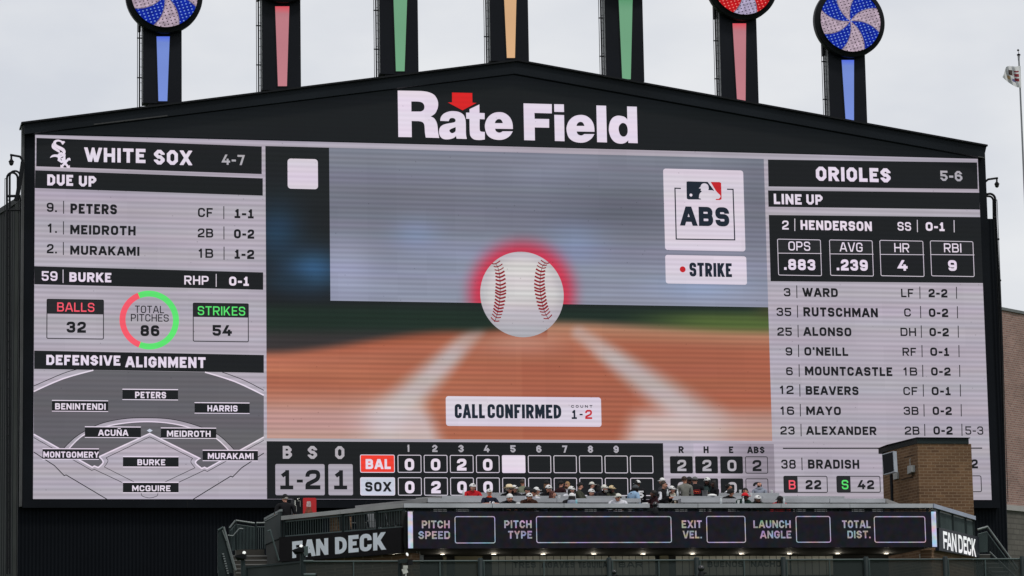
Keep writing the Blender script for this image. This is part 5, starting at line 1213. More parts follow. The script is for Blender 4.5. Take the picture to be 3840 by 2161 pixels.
# ================================================================== RIGHT STAIRS
t = thing('stair_flight', 'dark stairs with sloping picket railing going down at the right end of the deck', 'stairs', at(3720, 2150, -20.5))
RS = Plane((0, -20.5), (1, 0))
for L_, r_, mt in (([(1617, 1000), (1713, 972), (2010, 1380)], .04, GREYPIPE), ([(1620, 1045), (1705, 1022), (1985, 1400)], .022, GREENPIPE), ([(1725, 985), (1935, 1275)], .03, NOSE), ([(1735, 1215), (1990, 1460)], .03, GREYPIPE)):
    m = MB(); m.path(pts_on(RS, R3, L_), r_, mt); m.build('handrail', t)
m = MB()
for i in range(14):
    s_ = i / 13; x = 1622 + 90 * s_; y0_ = 1042 - 22 * s_; a, b = pts_on(RS, R3, [(x, y0_), (x, 1222 - 5 * s_)]); m.tube(a, b, .011, GREENPIPE, 5, caps=False)
for i in range(22):
    s_ = i / 21; x = 1720 + 250 * s_; a, b = pts_on(RS, R3, [(x, 1040 + 338 * s_), (x, 1222 + 250 * s_)]); m.tube(a, b, .010, GREENMET, 5, caps=False)
m.build('pickets', t)
for i in range(7):
    a, b = pts_on(RS, R3, [(1625 + 30 * i, 1238 + 42 * i), (1740 + 40 * i, 1238 + 42 * i)])
    m = MB(); m.box((a.x, -20.5 - .02 * i, a.z - .22), (b.x, -20.1, a.z - .03), TREAD); m.box((a.x, -20.52 - .02 * i, a.z - .03), (b.x, -20.1, a.z), NOSE); m.build('tread', t)

# ================================================================== BRICK TOWER on the deck, with its screen
TWY = -20.2
A_ = at(3440, 1664, TWY); B_ = at(3642, 1664, TWY); C_ = at_z(3334.5, 1691, A_.z); zt_ = A_.z
foot = [(C_.x, C_.y), (A_.x, A_.y), (B_.x, B_.y), (B_.x + .05, B_.y + 3.6), (C_.x + .1, B_.y + 3.6)]
tw = thing('brick_tower', 'brown brick service tower with a green metal cap at the right end of the deck', 'tower', ((A_.x + B_.x) / 2, TWY + 1.5, 0))
def prism(m, ft, z0_, z1_, mat):
    n = len(ft); m.mesh([(x, y, z0_) for x, y in ft] + [(x, y, z1_) for x, y in ft], [(i, (i + 1) % n, n + (i + 1) % n, n + i) for i in range(n)] + [tuple(range(n, 2 * n))], mat)
m = MB(); prism(m, foot, 0, zt_, BRICKD); m.build('brick_wall', tw)
cx_ = sum(p[0] for p in foot) / 5; cy_ = sum(p[1] for p in foot) / 5
def grow(ft, d): return [(x + (d if x > cx_ else -d), y + (d if y > cy_ else -d)) for x, y in ft]
m = MB(); prism(m, [(C_.x - .03, C_.y), (A_.x - .02, A_.y - .03), (B_.x - .10, B_.y - .03), (B_.x - .08, B_.y + 3.7), (C_.x, B_.y + 3.7)], zt_ + .002, zt_ + .19, GREENMET); m.build('metal_cap', tw)
m = MB(); prism(m, [(C_.x - .1, C_.y - .02), (A_.x - .05, A_.y - .09), (B_.x - .06, B_.y - .09), (B_.x, B_.y + 3.8), (C_.x, B_.y + 3.8)], zt_ + .192, zt_ + .215, BLACKMET); m.build('roof_sheet', tw)
CP = Plane((C_.x, C_.y), (A_.x - C_.x, A_.y - C_.y))
m = MB(); m.line(CP, [R3(800, 560), R3(800, 720)], 2, .01, BLACKMET); m.slab(CP, [CP.uv(R3(*p)) for p in ((905, 300), (1000, 275), (1000, 280), (905, 305))], .012, .002, BLACKMET); m.build('wall_line', tw)
tv = thing('outdoor_television', 'silver framed black television on a pole beside the brick tower', 'television', CP.pt(*CP.uv(R3(880, 745)), .35))
g0 = at(*R3(692, 370), -23.6); g1 = at(*R3(806, 345), -24.1); TVP = Plane((g0.x, g0.y), (g1.x - g0.x, g1.y - g0.y))
SCR = surf('screen_glass', (0.008, 0.009, 0.012), 0.4, 0, 0, 1, spec=.12); TVF = surf('silver_bezel', (0.34, 0.36, 0.40), 0.35, .4, .1, 3)
qd = [TVP.uv(R3(*p)) for p in ((704, 470), (812, 440), (800, 238), (690, 268))]
m = MB(); m.slab(TVP, qd, .0, -.16, TVF); m.build('frame', tv)
qi = [(u + (.03 if i in (0, 3) else -.03), v + (.03 if i < 2 else -.03)) for i, (u, v) in enumerate(qd)]
m = MB(); m.slab(TVP, qi, .012, .001, SCR); m.build('screen', tv)
m = MB(); pp = CP.pt(*CP.uv(R3(880, 745)), .35); pt_ = CP.pt(*CP.uv(R3(874, 370)), .35); m.tube((pp.x, pp.y, FL[0]), (pp.x, pp.y, pt_.z + .2), .055, BLACKMET, 10); m.build('pole', tv)
m = MB(); cc = TVP.pt((qd[0][0] + qd[1][0]) / 2, (qd[0][1] + qd[2][1]) / 2, -.16); m.path([cc, Vector((pp.x, pp.y, cc.z + .1))], .035, BLACKMET); m.path([cc + Vector((0, 0, .18)), Vector((pp.x + .1, pp.y + .1, cc.z + .25))], .02, BLACKMET); m.build('bracket', tv)
t = thing('access_point', 'small grey box with a short aerial on the dark brick beside the television', 'box', CP.pt(*CP.uv(R3(1000, 445))))
m = MB(); m.slab(CP, [CP.uv(R3(*p)) for p in ((972, 462), (1015, 440), (1015, 375), (972, 382))], .14, .01, SILVERB); m.build('case', t)
m = MB(); u_, v_ = CP.uv(R3(985, 378)); m.path([CP.pt(u_, v_, .08), CP.pt(u_, v_ + .22, .08), CP.pt(u_ + .05, v_ + .24, .08)], .016, SILVERB, 6); m.build('aerial', t)
m = MB(); m.path([CP.pt(*CP.uv(R3(*p)), .04) for p in ((1005, 460), (990, 490), (940, 500), (888, 518))], .014, BLACKMET, 6); m.build('conduit', t)
m = MB(); m.slab(CP, [CP.uv(R3(*p)) for p in ((815, 515), (858, 505), (858, 440), (812, 448))], .06, .01, SILVERB); o = tag(m.build('notice_plate'), 'small grey plate on the brick below the television', 'plate'); origin_to(o, CP.pt(*CP.uv(R3(836, 510)), .03))

# ================================================================== LEFT FLANK: side wall, ladder, camera
lf = crop(0, 540, 4.028)
sa = at(*lf(300, 830), .9); sb = at_z(0, 793, sa.z); SW = Plane((sb.x, sb.y), (sa.x - sb.x, sa.y - sb.y)); sl = (Vector((sa.x, sa.y, 0)) - Vector((sb.x, sb.y, 0))).length
t = thing('side_wall', 'dark corrugated metal wall slanting away at the left edge beside the scoreboard', 'wall', SW.pt(sl / 2, 0))
u_t = SW.uv(lf(246, 900))[0]
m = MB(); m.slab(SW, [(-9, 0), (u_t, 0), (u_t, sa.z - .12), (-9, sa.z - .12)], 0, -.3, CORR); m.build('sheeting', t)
m = MB(); m.slab(SW, [(-9, sa.z - .13), (sl, sa.z - .13), (sl, sa.z + .10), (-9, sa.z + .10)], .06, -.36, surf('wall_coping', (0.028, 0.031, 0.032), .6, 0, .15, 1, spec=.1)); m.build('coping', t)
m = MB(); m.slab(SW, [(u_t, 0), (sl - .02, 0), (sl - .02, sa.z - .14), (u_t, sa.z - .14)], .05, -.3, surf('wall_pilaster', (0.055, 0.058, 0.056), .8, 0, .2, .6, spec=.05)); m.build('pilaster', t)
def lad(c_, Y, items, label, cat, name, r_group=None, rungs=None):
    t = thing(name, label, cat, at(*c_(*items[0][1][0]), Y), r_group); pl = Plane((0, Y), (1, 0))
    for nm, L_, r_ in items:
        m = MB(); m.path([pl.pt(*pl.uv(c_(*p))) for p in L_], r_ * (1.5 if nm == 'stile' else 1.25), BLACKMET, 7); m.build(nm, t)
    if rungs:
        (xa0, xb0), (xa1, xb1), y0_, y1_, n = rungs; m = MB()
        for i in range(n):
            s_ = i / (n - 1); y = y0_ + (y1_ - y0_) * s_; a, b = [pl.pt(*pl.uv(c_(xx, y))) for xx in (xa0 + (xa1 - xa0) * s_, xb0 + (xb1 - xb0) * s_)]; m.tube(a, b, .02, BLACKMET, 5)
        m.build('rungs', t)
    return t
def arc(cx, cy, rx, ry, a0, a1, n=8): return [(cx + rx * math.cos(R(a0 + (a1 - a0) * i / n)), cy - ry * math.sin(R(a0 + (a1 - a0) * i / n))) for i in range(n + 1)]
lad(lf, -.6, [('stile', [(105, 1500 + 5000), (105, 520)] + arc(186, 520, 81, 85, 180, 0) + [(266, 770)], .030), ('stile', [(145, 6500), (147, 480)] + arc(226, 480, 78, 70, 180, 10) + [(300, 500)], .028),
   ('platform', [(100, 790), (310, 788)], .045), ('brace', [(346, 270), (318, 470), (262, 790), (235, 860)], .07), ('safety_cable', [(70, 1100), (74, 525), (102, 525)], .010), ('bracket', [(108, 1000), (300, 1003)], .035)],
   'black access ladder with hooped top beside the left edge of the scoreboard', 'ladder', 'access_ladder', 'hooped ladders at the scoreboard edges', ((105, 145), (105, 145), 850, 6400, 40))
rt = crop(3640, 640, 2.415)
lad(rt, 1.0, [('stile', [(310, 3550), (252, 1230), (207, 420), (205, 280)] + arc(165, 275, 40, 42, 0, 90) + [(140, 232)], .030), ('stile', [(330, 3550), (268, 1230), (226, 420), (222, 260)] + arc(172, 262, 50, 52, 0, 90) + [(140, 215)], .034),
   ('safety_cable', [(338, 3000), (282, 1330), (240, 290), (238, 266), (226, 266)], .012), ('bracket', [(205, 428), (230, 426)], .05), ('bracket', [(240, 622), (258, 622)], .035), ('bracket', [(252, 995), (274, 995)], .035), ('bracket', [(203, 528), (232, 528)], .03), ('bracket', [(225, 1168), (262, 1168)], .03), ('conduit', [(300, 3550), (236, 1260), (225, 1170)], .02)],
   'black access ladder with hooped top down the right edge of the scoreboard', 'ladder', 'access_ladder', 'hooped ladders at the scoreboard edges', ((209, 228), (300, 320), 430, 3200, 90))
def arm_cam(c_, Y, L_, bx, by, w, lab):
    pl = Plane((0, Y), (1, 0)); P3_ = [pl.pt(*pl.uv(c_(*p))) for p in L_]; t = thing('arm_camera', lab, 'camera', P3_[0], 'cameras on arms at the scoreboard edges')
    m = MB(); m.path(P3_, .045, BLACKMET); m.build('arm', t); e = pl.pt(*pl.uv(c_(bx, by))); top = pl.pt(*pl.uv(c_(bx, L_[-1][1])))
    m = MB(); m.tube(top, (e.x, e.y, e.z + w * .5), .04, BLACKMET, 8); m.build('drop_pipe', t)
    m = MB(); m.lathe((e.x, e.y, e.z), [(0, w * .9), (w * .55, w * .8), (w * .8, w * .3), (w * 1.15, w * .05), (w * .95, -.02), (w * .9, -.05)], BLACKMET, 16); m.build('housing', t)
    m = MB(); m.ball((e.x, e.y, e.z - .05), (w * .88, w * .88, w * 1.1), GLOSSB, 8, 14, zmax=.0); m.build('dome', t)
arm_cam(lf, -.4, [(350, 262), (302, 192), (152, 165)], 171, 268, .105, 'small black dome camera hanging from an arm at the left edge of the scoreboard')
arm_cam(rt, .2, [(135, 100), (158, 80), (245, 68)], 237, 122, .105, 'small black dome camera hanging from an arm at the right edge of the scoreboard')

# ================================================================== RIGHT BACKGROUND: brick building, flag
ba = at(3735, 1160, 14); bb_ = at_z(3840, 1180, ba.z); BP = Plane((ba.x, ba.y), (bb_.x - ba.x, bb_.y - ba.y))
t = thing('brick_building', 'tall red brick building with a pale stone band behind the right edge of the scoreboard', 'building', BP.pt(4, 0))
zb1 = BP.uv((3800, 1896))[1]; zb0 = BP.uv((3800, 1916))[1]
m = MB(); m.slab(BP, [(-3, zb1), (14, zb1), (14, ba.z), (-3, ba.z)], 0, -6, BRICKR); m.build('upper_wall', t)
m = MB(); m.slab(BP, [(-3, zb0), (14, zb0), (14, zb1 - .003), (-3, zb1 - .003)], .10, -5.9, surf('stone_band', (0.34, 0.33, 0.32), .8, 0, .1, .7)); m.build('stone_band', t)
m = MB(); m.slab(BP, [(-3, 0), (14, 0), (14, zb0 - .003), (-3, zb0 - .003)], -.02, -5.9, brick('block_wall', (0.125, 0.118, 0.105), (0.10, 0.095, 0.085), (0.085, 0.08, 0.072), 2.4)); m.build('lower_wall', t)
m = MB(); m.slab(BP, [(-3, ba.z + .003), (14, ba.z + .003), (14, ba.z + .14), (-3, ba.z + .14)], .08, -5.8, surf('parapet_cap', (0.13, 0.14, 0.14), .6)); m.build('parapet_cap', t)
FPY = 30; fp = at(3820, 205, FPY); FLP = Plane((0, FPY), (1, 0)); fk = crop(3640, 60, 5.18)
t = thing('flagpole', 'tall grey flagpole with a ball top at the right edge of the sky', 'flagpole', (fp.x, FPY, 0))
m = MB(); m.tube((fp.x, FPY, 0), (fp.x, FPY, fp.z), .085, surf('pole_grey', (0.2, 0.21, 0.22), .4, .4, .2, 1), 10, .045); m.build('pole', t)
m = MB(); m.ball((fp.x - .02, FPY, at(*fk(923, 668), FPY).z), (.062, .062, .062), GLOSSB, 8, 12); m.build('ball_top', t)
m = MB(); m.tube((fp.x, FPY, fp.z - .02), (fp.x, FPY, fp.z + .16), .015, BLACKMET, 6); m.lathe((fp.x, FPY, at(*fk(930, 755), FPY).z), [(0, -.05), (.09, -.04), (.1, .02), (.03, .06), (0, .06)], BLACKMET, 12); m.build('truck', t)
m = MB()
for dx in (-.075, .06): m.tube((fp.x + dx, FPY, fp.z - .05), (fp.x + dx * .3, FPY, fp.z - .55), .006, BLACKMET, 5)
m.build('halyard', t)
FLAGW = surf('flag_white', (0.62, 0.63, 0.64), .8, 0, .06, 2.0); FLD = surf('flag_dark', (0.06, 0.04, 0.035), .8); FLR = surf('flag_red', (0.25, 0.03, 0.04), .8); FLO = surf('flag_gold', (0.5, 0.36, 0.2), .8); FLBL = surf('flag_blue', (0.12, 0.12, 0.25), .8)
topc = bez([(968, 968), (860, 985), (770, 975), (690, 995), (655, 1110)], 6); botc = bez([(985, 1398), (900, 1385), (800, 1335), (700, 1265), (620, 1190)], 6); m = MB(); N = len(topc); rows_ = 14; grid = []
for j in range(rows_ + 1):
    for i in range(N):
        s_ = j / rows_; px = topc[i][0] + (botc[i][0] - topc[i][0]) * s_; py = topc[i][1] + (botc[i][1] - topc[i][1]) * s_
        grid.append(at(*fk(px, py), FPY - .1 + .16 * math.sin(i * .75 + s_ * 3.2) * (i / N + .15)))
for j in range(rows_):
    for i in range(N - 1):
        a = (grid[j * N + i], grid[j * N + i + 1], grid[(j + 1) * N + i + 1], grid[(j + 1) * N + i]); x_, y_ = i / (N - 1), j / rows_
        mt = FLAGW
        if .40 < x_ < .62 and .18 < y_ < .48: mt = FLD
        elif .52 < x_ < .70 and .50 < y_ < .75: mt = FLO
        elif .12 < x_ < .30 and y_ in [k_ / rows_ for k_ in (3, 5, 6, 8, 9)]: mt = FLR
        elif .25 < x_ < .42 and .62 < y_ < .78: mt = FLBL
        m.face(a, mt, True)
o = tag(m.build('flag'), 'white flag with a dark eagle emblem and red ribbon blowing from the flagpole', 'flag'); origin_to(o, at(*fk(970, 970), FPY))
# ================================================================== PEOPLE AND SMALL THINGS ON THE DECK
def cloth(name, rgb, srgb=True): return surf('cloth_' + name, rgb, 0.85, 0.0, 0.16, 9.0, spec=0.12, srgb=srgb)
CL = {k: cloth(k, v) for k, v in dict(black=(26, 26, 29), navy=(24, 27, 42), brown=(52, 32, 24), white=(200, 200, 208), red=(176, 30, 38), green=(34, 52, 46), darkgreen=(30, 42, 38), olive=(60, 62, 52), sage=(112, 116, 98), grey=(112, 112, 106), midgrey=(70, 70, 74), maroon=(44, 24, 28), denim=(140, 168, 196), jeans=(52, 62, 84), charcoal=(42, 43, 46), hoodgrey=(130, 136, 150), cream=(206, 200, 184), teal=(52, 66, 66), orange=(214, 84, 52)).items()}
SK = {k: surf('skin_' + k, v, 0.6, 0.0, 0.06, 12.0, spec=0.3, srgb=True) for k, v in dict(fair=(196, 142, 122), tan=(168, 116, 94), brown=(98, 66, 52), dark=(64, 44, 37)).items()}
HR = {k: surf('hair_' + k, v, 0.6, 0.0, 0.2, 20.0, srgb=True) for k, v in dict(black=(20, 18, 18), brown=(48, 36, 28), blond=(150, 118, 80), red=(74, 36, 28), grey=(150, 146, 140), light=(116, 84, 60)).items()}
CAPM = {k: surf('cap_' + k, v, 0.8, 0.0, 0.08, 14.0, srgb=True) for k, v in dict(white=(212, 212, 212), black=(24, 24, 26), grey=(96, 98, 98), tan=(196, 176, 140), red=(196, 24, 36), straw=(220, 204, 172), pale=(206, 204, 196), camo=(70, 74, 78), dark=(40, 40, 42)).items()}
EYED = surf('eye_dark', (0.02, 0.016, 0.014), 0.3); LIP = surf('lip', (0.30, 0.12, 0.10), 0.5); SHOE = surf('shoe', (0.04, 0.04, 0.045), 0.6); GLS = surf('dark_glasses', (0.008, 0.008, 0.01), 0.15, spec=0.6)
LOGOC = surf('cap_badge', (0.05, 0.05, 0.055), 0.7)
def body_mesh(pose, arms, lean, hyaw, sleeves, hz, wide=1.0, hunch=0.0):
    """One skinned body, facing -Y, feet at the origin. Returns the mesh and head frame."""
    V, Rd, E, Zn = [], [], [], []
    def v(p, r, parent=None, zone='shirt'):
        V.append(Vector(p)); Rd.append(r); Zn.append(zone)
        if parent is not None: E.append((parent, len(V) - 1))
        return len(V) - 1
    Lm = Matrix.Rotation(lean, 3, 'X'); hip0 = Vector((0, 0, hz))
    def up(x, y, z): return hip0 + Lm @ Vector((x, y, z))
    pel = v(hip0, .145 * wide, None, 'pants'); bel = v(up(0, 0, .17), .158 * wide, pel); che = v(up(0, .0, .34), .172 * wide, bel); shc = v(up(0, .015, .475), .135, che)
    nk = v(up(0, -.05 * hunch, .56 - .03 * hunch), .068, shc, 'skin')
    hc = up(0, -.02, .545) + Vector((0, -.02 - .09 * hunch, .150 - .095 * hunch)); Hy = Matrix.Rotation(hyaw, 3, 'Z')
    def hd(x, y, z): return hc + Hy @ Vector((x, y, z))
    jaw = v(hd(0, -.022, -.075), .070, nk, 'skin'); h1 = v(hd(0, -.005, 0), .100, jaw, 'skin'); v(hd(0, .006, .07), .086, h1, 'skin')
    v(hd(0, -.112, -.022), .012, h1, 'skin')
    for s in (-1, 1): v(hd(s * .092, .012, -.012), .017, h1, 'skin')
    for s in (-1, 1):
        A = {'down': ((.225, .02, .19), (.235, -.05, -.04)), 'rail': ((.27, -.13, .20), (.15, -.34, .16)), 'hold': ((.235, -.05, .19), (.06, -.27, .26)),
             'cross': ((.24, -.05, .20), (-.09, -.20, .25)), 'chin': ((.22, -.16, .20), (.05, -.20, .47)), 'up': ((.25, -.08, .24), (.14, -.28, .36)), 'pocket': ((.27, .05, .20), (.19, -.04, .02))}
        ar = arms[0] if (isinstance(arms, tuple) and s < 0) else (arms[1] if isinstance(arms, tuple) else arms)
        e_, w_ = A[ar]
        sh = v(up(s * .185 * wide, .01, .468), .088, shc); el_ = v(up(s * e_[0] * (.5 + .5 * wide), e_[1], e_[2]), .060, sh, 'shirt' if sleeves else 'sleeve'); wr = v(up(s * w_[0], w_[1], w_[2]), .038, el_, 'shirt' if sleeves else 'skin')
        d = (V[wr] - V[el_]).normalized(); side = d.cross(Vector((0, 0, 1)));
        side = side.normalized() if side.length > .05 else Vector((1, 0, 0))
        nrm = side.cross(d)
        pm = v(V[wr] + d * .055, .030, wr, 'skin')
        for i, ln in enumerate((.055, .068, .064, .048)):
            b = v(V[pm] + d * .035 + side * (.024 - .016 * i), .0092, pm, 'skin'); m1 = v(V[b] + d * ln * .5 - nrm * .006, .0085, b, 'skin'); v(V[m1] + d * ln * .4 - nrm * .022, .0075, m1, 'skin')
        tb = v(V[pm] + side * .030 * s * -1 - nrm * .004 + d * .004, .011, pm, 'skin'); v(V[tb] + d * .035 + side * .012 * s * -1 - nrm * .01, .009, tb, 'skin')
    for s in (-1, 1):
        hp = v((s * .085, 0, hz - .05), .092, pel, 'pants')
        if pose == 'stand':
            kn = v((s * .10, -.02, hz * .53), .060, hp, 'pants'); an = v((s * .105, .02, .09), .042, kn, 'pants'); v((s * .115, -.14, .045), .040, an, 'shoe')
        else:
            kn = v((s * .13, -.36, hz - .06), .062, hp, 'pants'); fz_ = max(.06, hz - .48); an = v((s * .13, -.33, fz_ + .05), .042, kn, 'pants'); v((s * .135, -.47, fz_), .038, an, 'shoe')
    me = bpy.data.meshes.new('body'); me.from_pydata([tuple(p) for p in V], E, [])
    o = bpy.data.objects.new('tmp', me); COL.objects.link(o)
    sk = o.modifiers.new('skin', 'SKIN'); sk.use_smooth_shade = True; sk.branch_smoothing = .6
    if not me.skin_vertices: me.skin_vertices.new(name='skin')
    for i, dta in enumerate(me.skin_vertices[0].data): dta.radius = (Rd[i], Rd[i]); dta.use_root = (i == 0)
    ss = o.modifiers.new('sub', 'SUBSURF'); ss.levels = 2; ss.render_levels = 2
    bpy.context.view_layer.update(); dg = bpy.context.evaluated_depsgraph_get()
    out = bpy.data.meshes.new_from_object(o.evaluated_get(dg)); bpy.data.objects.remove(o); bpy.data.meshes.remove(me)
    segs = [(V[a], V[b], Zn[b], Rd[a], Rd[b]) for a, b in E]; zi = {'skin': 0, 'shirt': 1, 'pants': 2, 'shoe': 3, 'sleeve': 1}
    eyes = [hd(s * .034, -.088, .012) for s in (-1, 1)]; mouth = hd(0, -.088, -.062)
    for f in out.polygons:
        c_ = Vector(f.center); best = None
        for a, b, z, ra, rb in segs:
            ab = b - a; t_ = max(0, min(1, (c_ - a).dot(ab) / ab.length_squared)); d_ = (c_ - a - ab * t_).length - (ra + (rb - ra) * t_)
            if best is None or d_ < best[0]: best = (d_, z, t_)
        f.material_index = zi[best[1]]
        if best[1] == 'skin':
            if any((c_ - e).length < .021 for e in eyes): f.material_index = 4
            elif abs((Hy.transposed() @ (c_ - mouth)).x) < .028 and abs((c_ - mouth).z) < .011 and (c_ - mouth).length < .035: f.material_index = 5
        f.use_smooth = True
    return out, hc, Hy
def person(label, head, Y, pose='sit', arms='rail', yaw=0, hyaw=0, lean=-.12, shirt='black', pants='jeans', skin='fair', cap=None, capyaw=0, hair=('short', 'black'), glasses=False, sleeves=True, row=None, wide=1.08, group='spectators on the deck', extra=None):
    hp = at(head[0], head[1], Y); fl = FL[row] if row is not None else hp.z - 1.63
    tgt = hp.z - fl; hn = 0.0
    if pose == 'stand':
        k = max(.90, min(1.14, tgt / 1.62)); hz = .93
    else:
        k = 1.06; hn = 1.0 if row == 0 else .6; hz = max(.42, tgt / 1.06 - .69 + .095 * hn)
    bm, hc, Hy = body_mesh(pose, arms, -lean if lean else 0.0, R(hyaw), sleeves, hz, wide, hn)
    for mt in (SK[skin], CL[shirt], CL[pants], SHOE, EYED, LIP): bm.materials.append(mt)
    o = bpy.data.objects.new('person', bm); COL.objects.link(o); bm.name = 'person'
    Rz = Matrix.Rotation(R(yaw), 3, 'Z'); off = Rz @ (hc * k)
    z0_ = fl if pose == 'stand' else hp.z - hc.z * k
    if pose == 'stand' and abs(tgt - hc.z * k) > .02: z0_ = hp.z - hc.z * k
    o.location = (hp.x - off.x, hp.y - off.y, z0_); o.rotation_euler = (0, 0, R(yaw)); o.scale = (k, k, k)
    tag(o, label, 'person', group)
    def child(nm, fn):
        m = MB(); fn(m); c_ = m.build(nm); c_.parent = o; return c_
    def H(x, y, z): return hc + Hy @ Vector((x, y, z))
    if hair and hair[0] != 'none':
        st, cn = hair
        def f(m):
            m.ball(H(0, .022, .022), (.098, .100, .104), HR[cn], 8, 14, Hy, zmin=-.55 if st != 'short' else -.35)
            if st == 'long':
                m.ball(H(0, .062, -.10), (.098, .062, .19), HR[cn], 8, 12, Hy)
                for s in (-1, 1): m.ball(H(s * .082, .005, -.12), (.036, .05, .15), HR[cn], 6, 8, Hy)
            if st == 'braids':
                m.ball(H(0, .075, -.16), (.10, .06, .30), HR[cn], 8, 12, Hy)
                for s in (-1, 1): m.ball(H(s * .088, .02, -.18), (.03, .045, .24), HR[cn], 6, 8, Hy)
            if st == 'bun': m.ball(H(0, .13, .03), (.045, .05, .05), HR[cn], 6, 8, Hy); m.ball(H(0, .11, -.08), (.04, .04, .14), HR[cn], 6, 8, Hy)
        child('hair', f)
    if cap:
        cn = cap; Cy = Hy @ Matrix.Rotation(R(capyaw), 3, 'Z')
        def C_(x, y, z): return hc + Cy @ Vector((x, y, z))
        def f(m):
            if cn == 'straw':
                m.lathe(hc + Vector((0, 0, .045)), [(.112, 0), (.108, .05), (.10, .115), (.06, .135), (0, .12)], CAPM[cn], 16); P_ = [(r, z) for r, z in ((.105, .0), (.15, .0), (.20, .018), (.215, .035))]
                m.lathe(hc + Vector((0, -.01, .045)), P_, CAPM[cn], 20); m.lathe(hc + Vector((0, 0, .05)), [(.1135, 0), (.111, .03)], LOGOC, 16)
            elif cn in ('beanie_black', 'beanie_white'):
                m.ball(C_(0, .008, .032), (.106, .112, .118), CAPM['black' if 'black' in cn else 'white'], 8, 14, Cy, zmin=-.1)
                m.lathe(C_(0, .008, .03), [(.108, -.02), (.112, 0), (.110, .03)], CAPM['black' if 'black' in cn else 'white'], 14)
            else:
                m.ball(C_(0, .010, .036), (.105, .112, .098), CAPM[cn], 8, 14, Cy, zmin=-.05)
                pts_ = []; n = 10
                for i in range(n + 1):
                    t_ = R(180 * i / n); pts_.append((.088 * math.cos(t_), -.085 - .088 * math.sin(t_)))
                top = [C_(x, y, .040 - abs(x) * .25 - (y + .085) * -.10) for x, y in pts_]; bot = [p - Vector((0, 0, .010)) for p in top]
                m.face(top, CAPM[cn]); m.face(bot[::-1], CAPM[cn]); m.mesh(top + bot, [(i, i + 1, n + 2 + i, n + 1 + i) for i in range(n)], CAPM[cn])
                m.ball(C_(0, .01, .135), (.010, .010, .006), CAPM[cn], 4, 6)
        child('cap', f)
        if cn in ('white', 'tan', 'pale') and capyaw == 0:
            child('badge', lambda m: m.ball(C_(0, -.088, .075), (.036, .014, .022), LOGOC, 6, 10, Cy))
    if glasses:
        def f(m):
            for s in (-1, 1): m.ball(H(s * .036, -.094, .012), (.030, .012, .020), GLS, 6, 10, Hy); m.tube(H(s * .062, -.080, .016), H(s * .094, .0, .018), .005, GLS, 5)
            m.tube(H(-.02, -.102, .016), H(.02, -.102, .016), .006, GLS, 5)
        child('sunglasses', f)
    if extra:
        for nm, fn in extra: child(nm, lambda m: fn(m, hz, H))
    return o
PA = crop(1700, 1770, 5.152); PB = crop(2150, 1770, 5.152); PC = crop(2550, 1770, 5.152)
def local_text(txt, w, h, x0, z0_, y, back, mat, wt=.2):
    def fn(m, hz, H):
        pl = Plane((0, y), (-1, 0) if back else (1, 0)); draw_text(m, pl, txt, x0, hz + z0_, w, h, 0.0, mat, wt, 'oct', True)
    return fn
NUMW = cloth('number', (228, 228, 232))
Y0, Y1, Y2, Y3 = K[0] + .62, K[1] + .62, K[2] + .62, K[3] + .70
def collar(mat):
    return lambda m, hz, H: m.lathe(H(0, .02, -.155), [(.085, -.03), (.10, -.02), (.085, .03), (.07, .035)], mat, 14)
# --- front row
person('person in a navy number 40 jersey and white cap leaning on the front counter', PA(695, 392), Y0, 'stand', 'rail', 0, 0, .30, 'navy', 'jeans', 'fair', 'white', glasses=False, row=0, sleeves=False, wide=1.15,
       extra=[('jersey_number', lambda m, hz, H: [draw_text(m, Plane((0, -.245), (1, 0)), "40", -.10, hz + .17, .20, .17, 0, NUMW, .2, 'oct', True)]), ('collar', collar(CL['orange']))])
person('person in black with pale beanie and sunglasses, low behind the front counter', PA(1090, 512), Y0, 'sit', 'rail', 0, 10, .2, 'black', 'jeans', 'fair', 'beanie_white', glasses=True, row=0)
person('person in a dark brown shirt, white cap and sunglasses at the front counter', PA(1470, 488), Y0, 'sit', 'rail', 0, 5, .2, 'brown', 'jeans', 'tan', 'white', glasses=True, row=0, wide=1.15)
person('person with white cap and dark hair turned away, pale grey hood on the shoulders', PA(2290, 490), Y0, 'sit', 'rail', 20, 150, .15, 'black', 'jeans', 'fair', 'white', hair=('long', 'black'), row=0, extra=[('hood', lambda m, hz, H: m.lathe(H(0, .03, -.15), [(.15, -.07), (.16, -.02), (.12, .06), (.09, .06)], CL['hoodgrey'], 14))])
person('person in a white shirt and white cap looking to the left at the front counter', PB(862, 498), Y0, 'sit', 'rail', -12, -55, .12, 'white', 'jeans', 'tan', 'pale', row=0, wide=1.2)
person('person standing with dark hair, sunglasses and a black and white jacket, holding a bottle', PB(1752, 252), Y0, 'stand', 'hold', 35, 15, .04, 'black', 'jeans', 'fair', None, hair=('short', 'brown'), glasses=True, row=0,
       extra=[('sleeve', lambda m, hz, H: [m.tube((-.19, .01, hz + .42), (-.243, -.05, hz + .20), .074, CL['white'], 12, .06), m.ball((-.185, .01, hz + .43), (.078, .078, .07), CL['white'], 6, 10)])])
person('person in a dark green jacket with a red and white cap looking right', PC(1262, 482), Y0, 'sit', 'rail', 15, 45, .12, 'green', 'jeans', 'dark', 'red', row=0, wide=1.1)
person('person in dark green with long dark hair and a white cap, beside the red cap', PC(1500, 535), Y0, 'sit', 'rail', 0, 10, .18, 'darkgreen', 'jeans', 'brown', 'white', hair=('long', 'black'), row=0)
person('person in a red hoodie and black cap at the right end of the front counter', PC(1930, 545), Y0, 'sit', 'rail', -10, -45, .15, 'red', 'jeans', 'dark', 'black', hair=('long', 'black'), row=0)
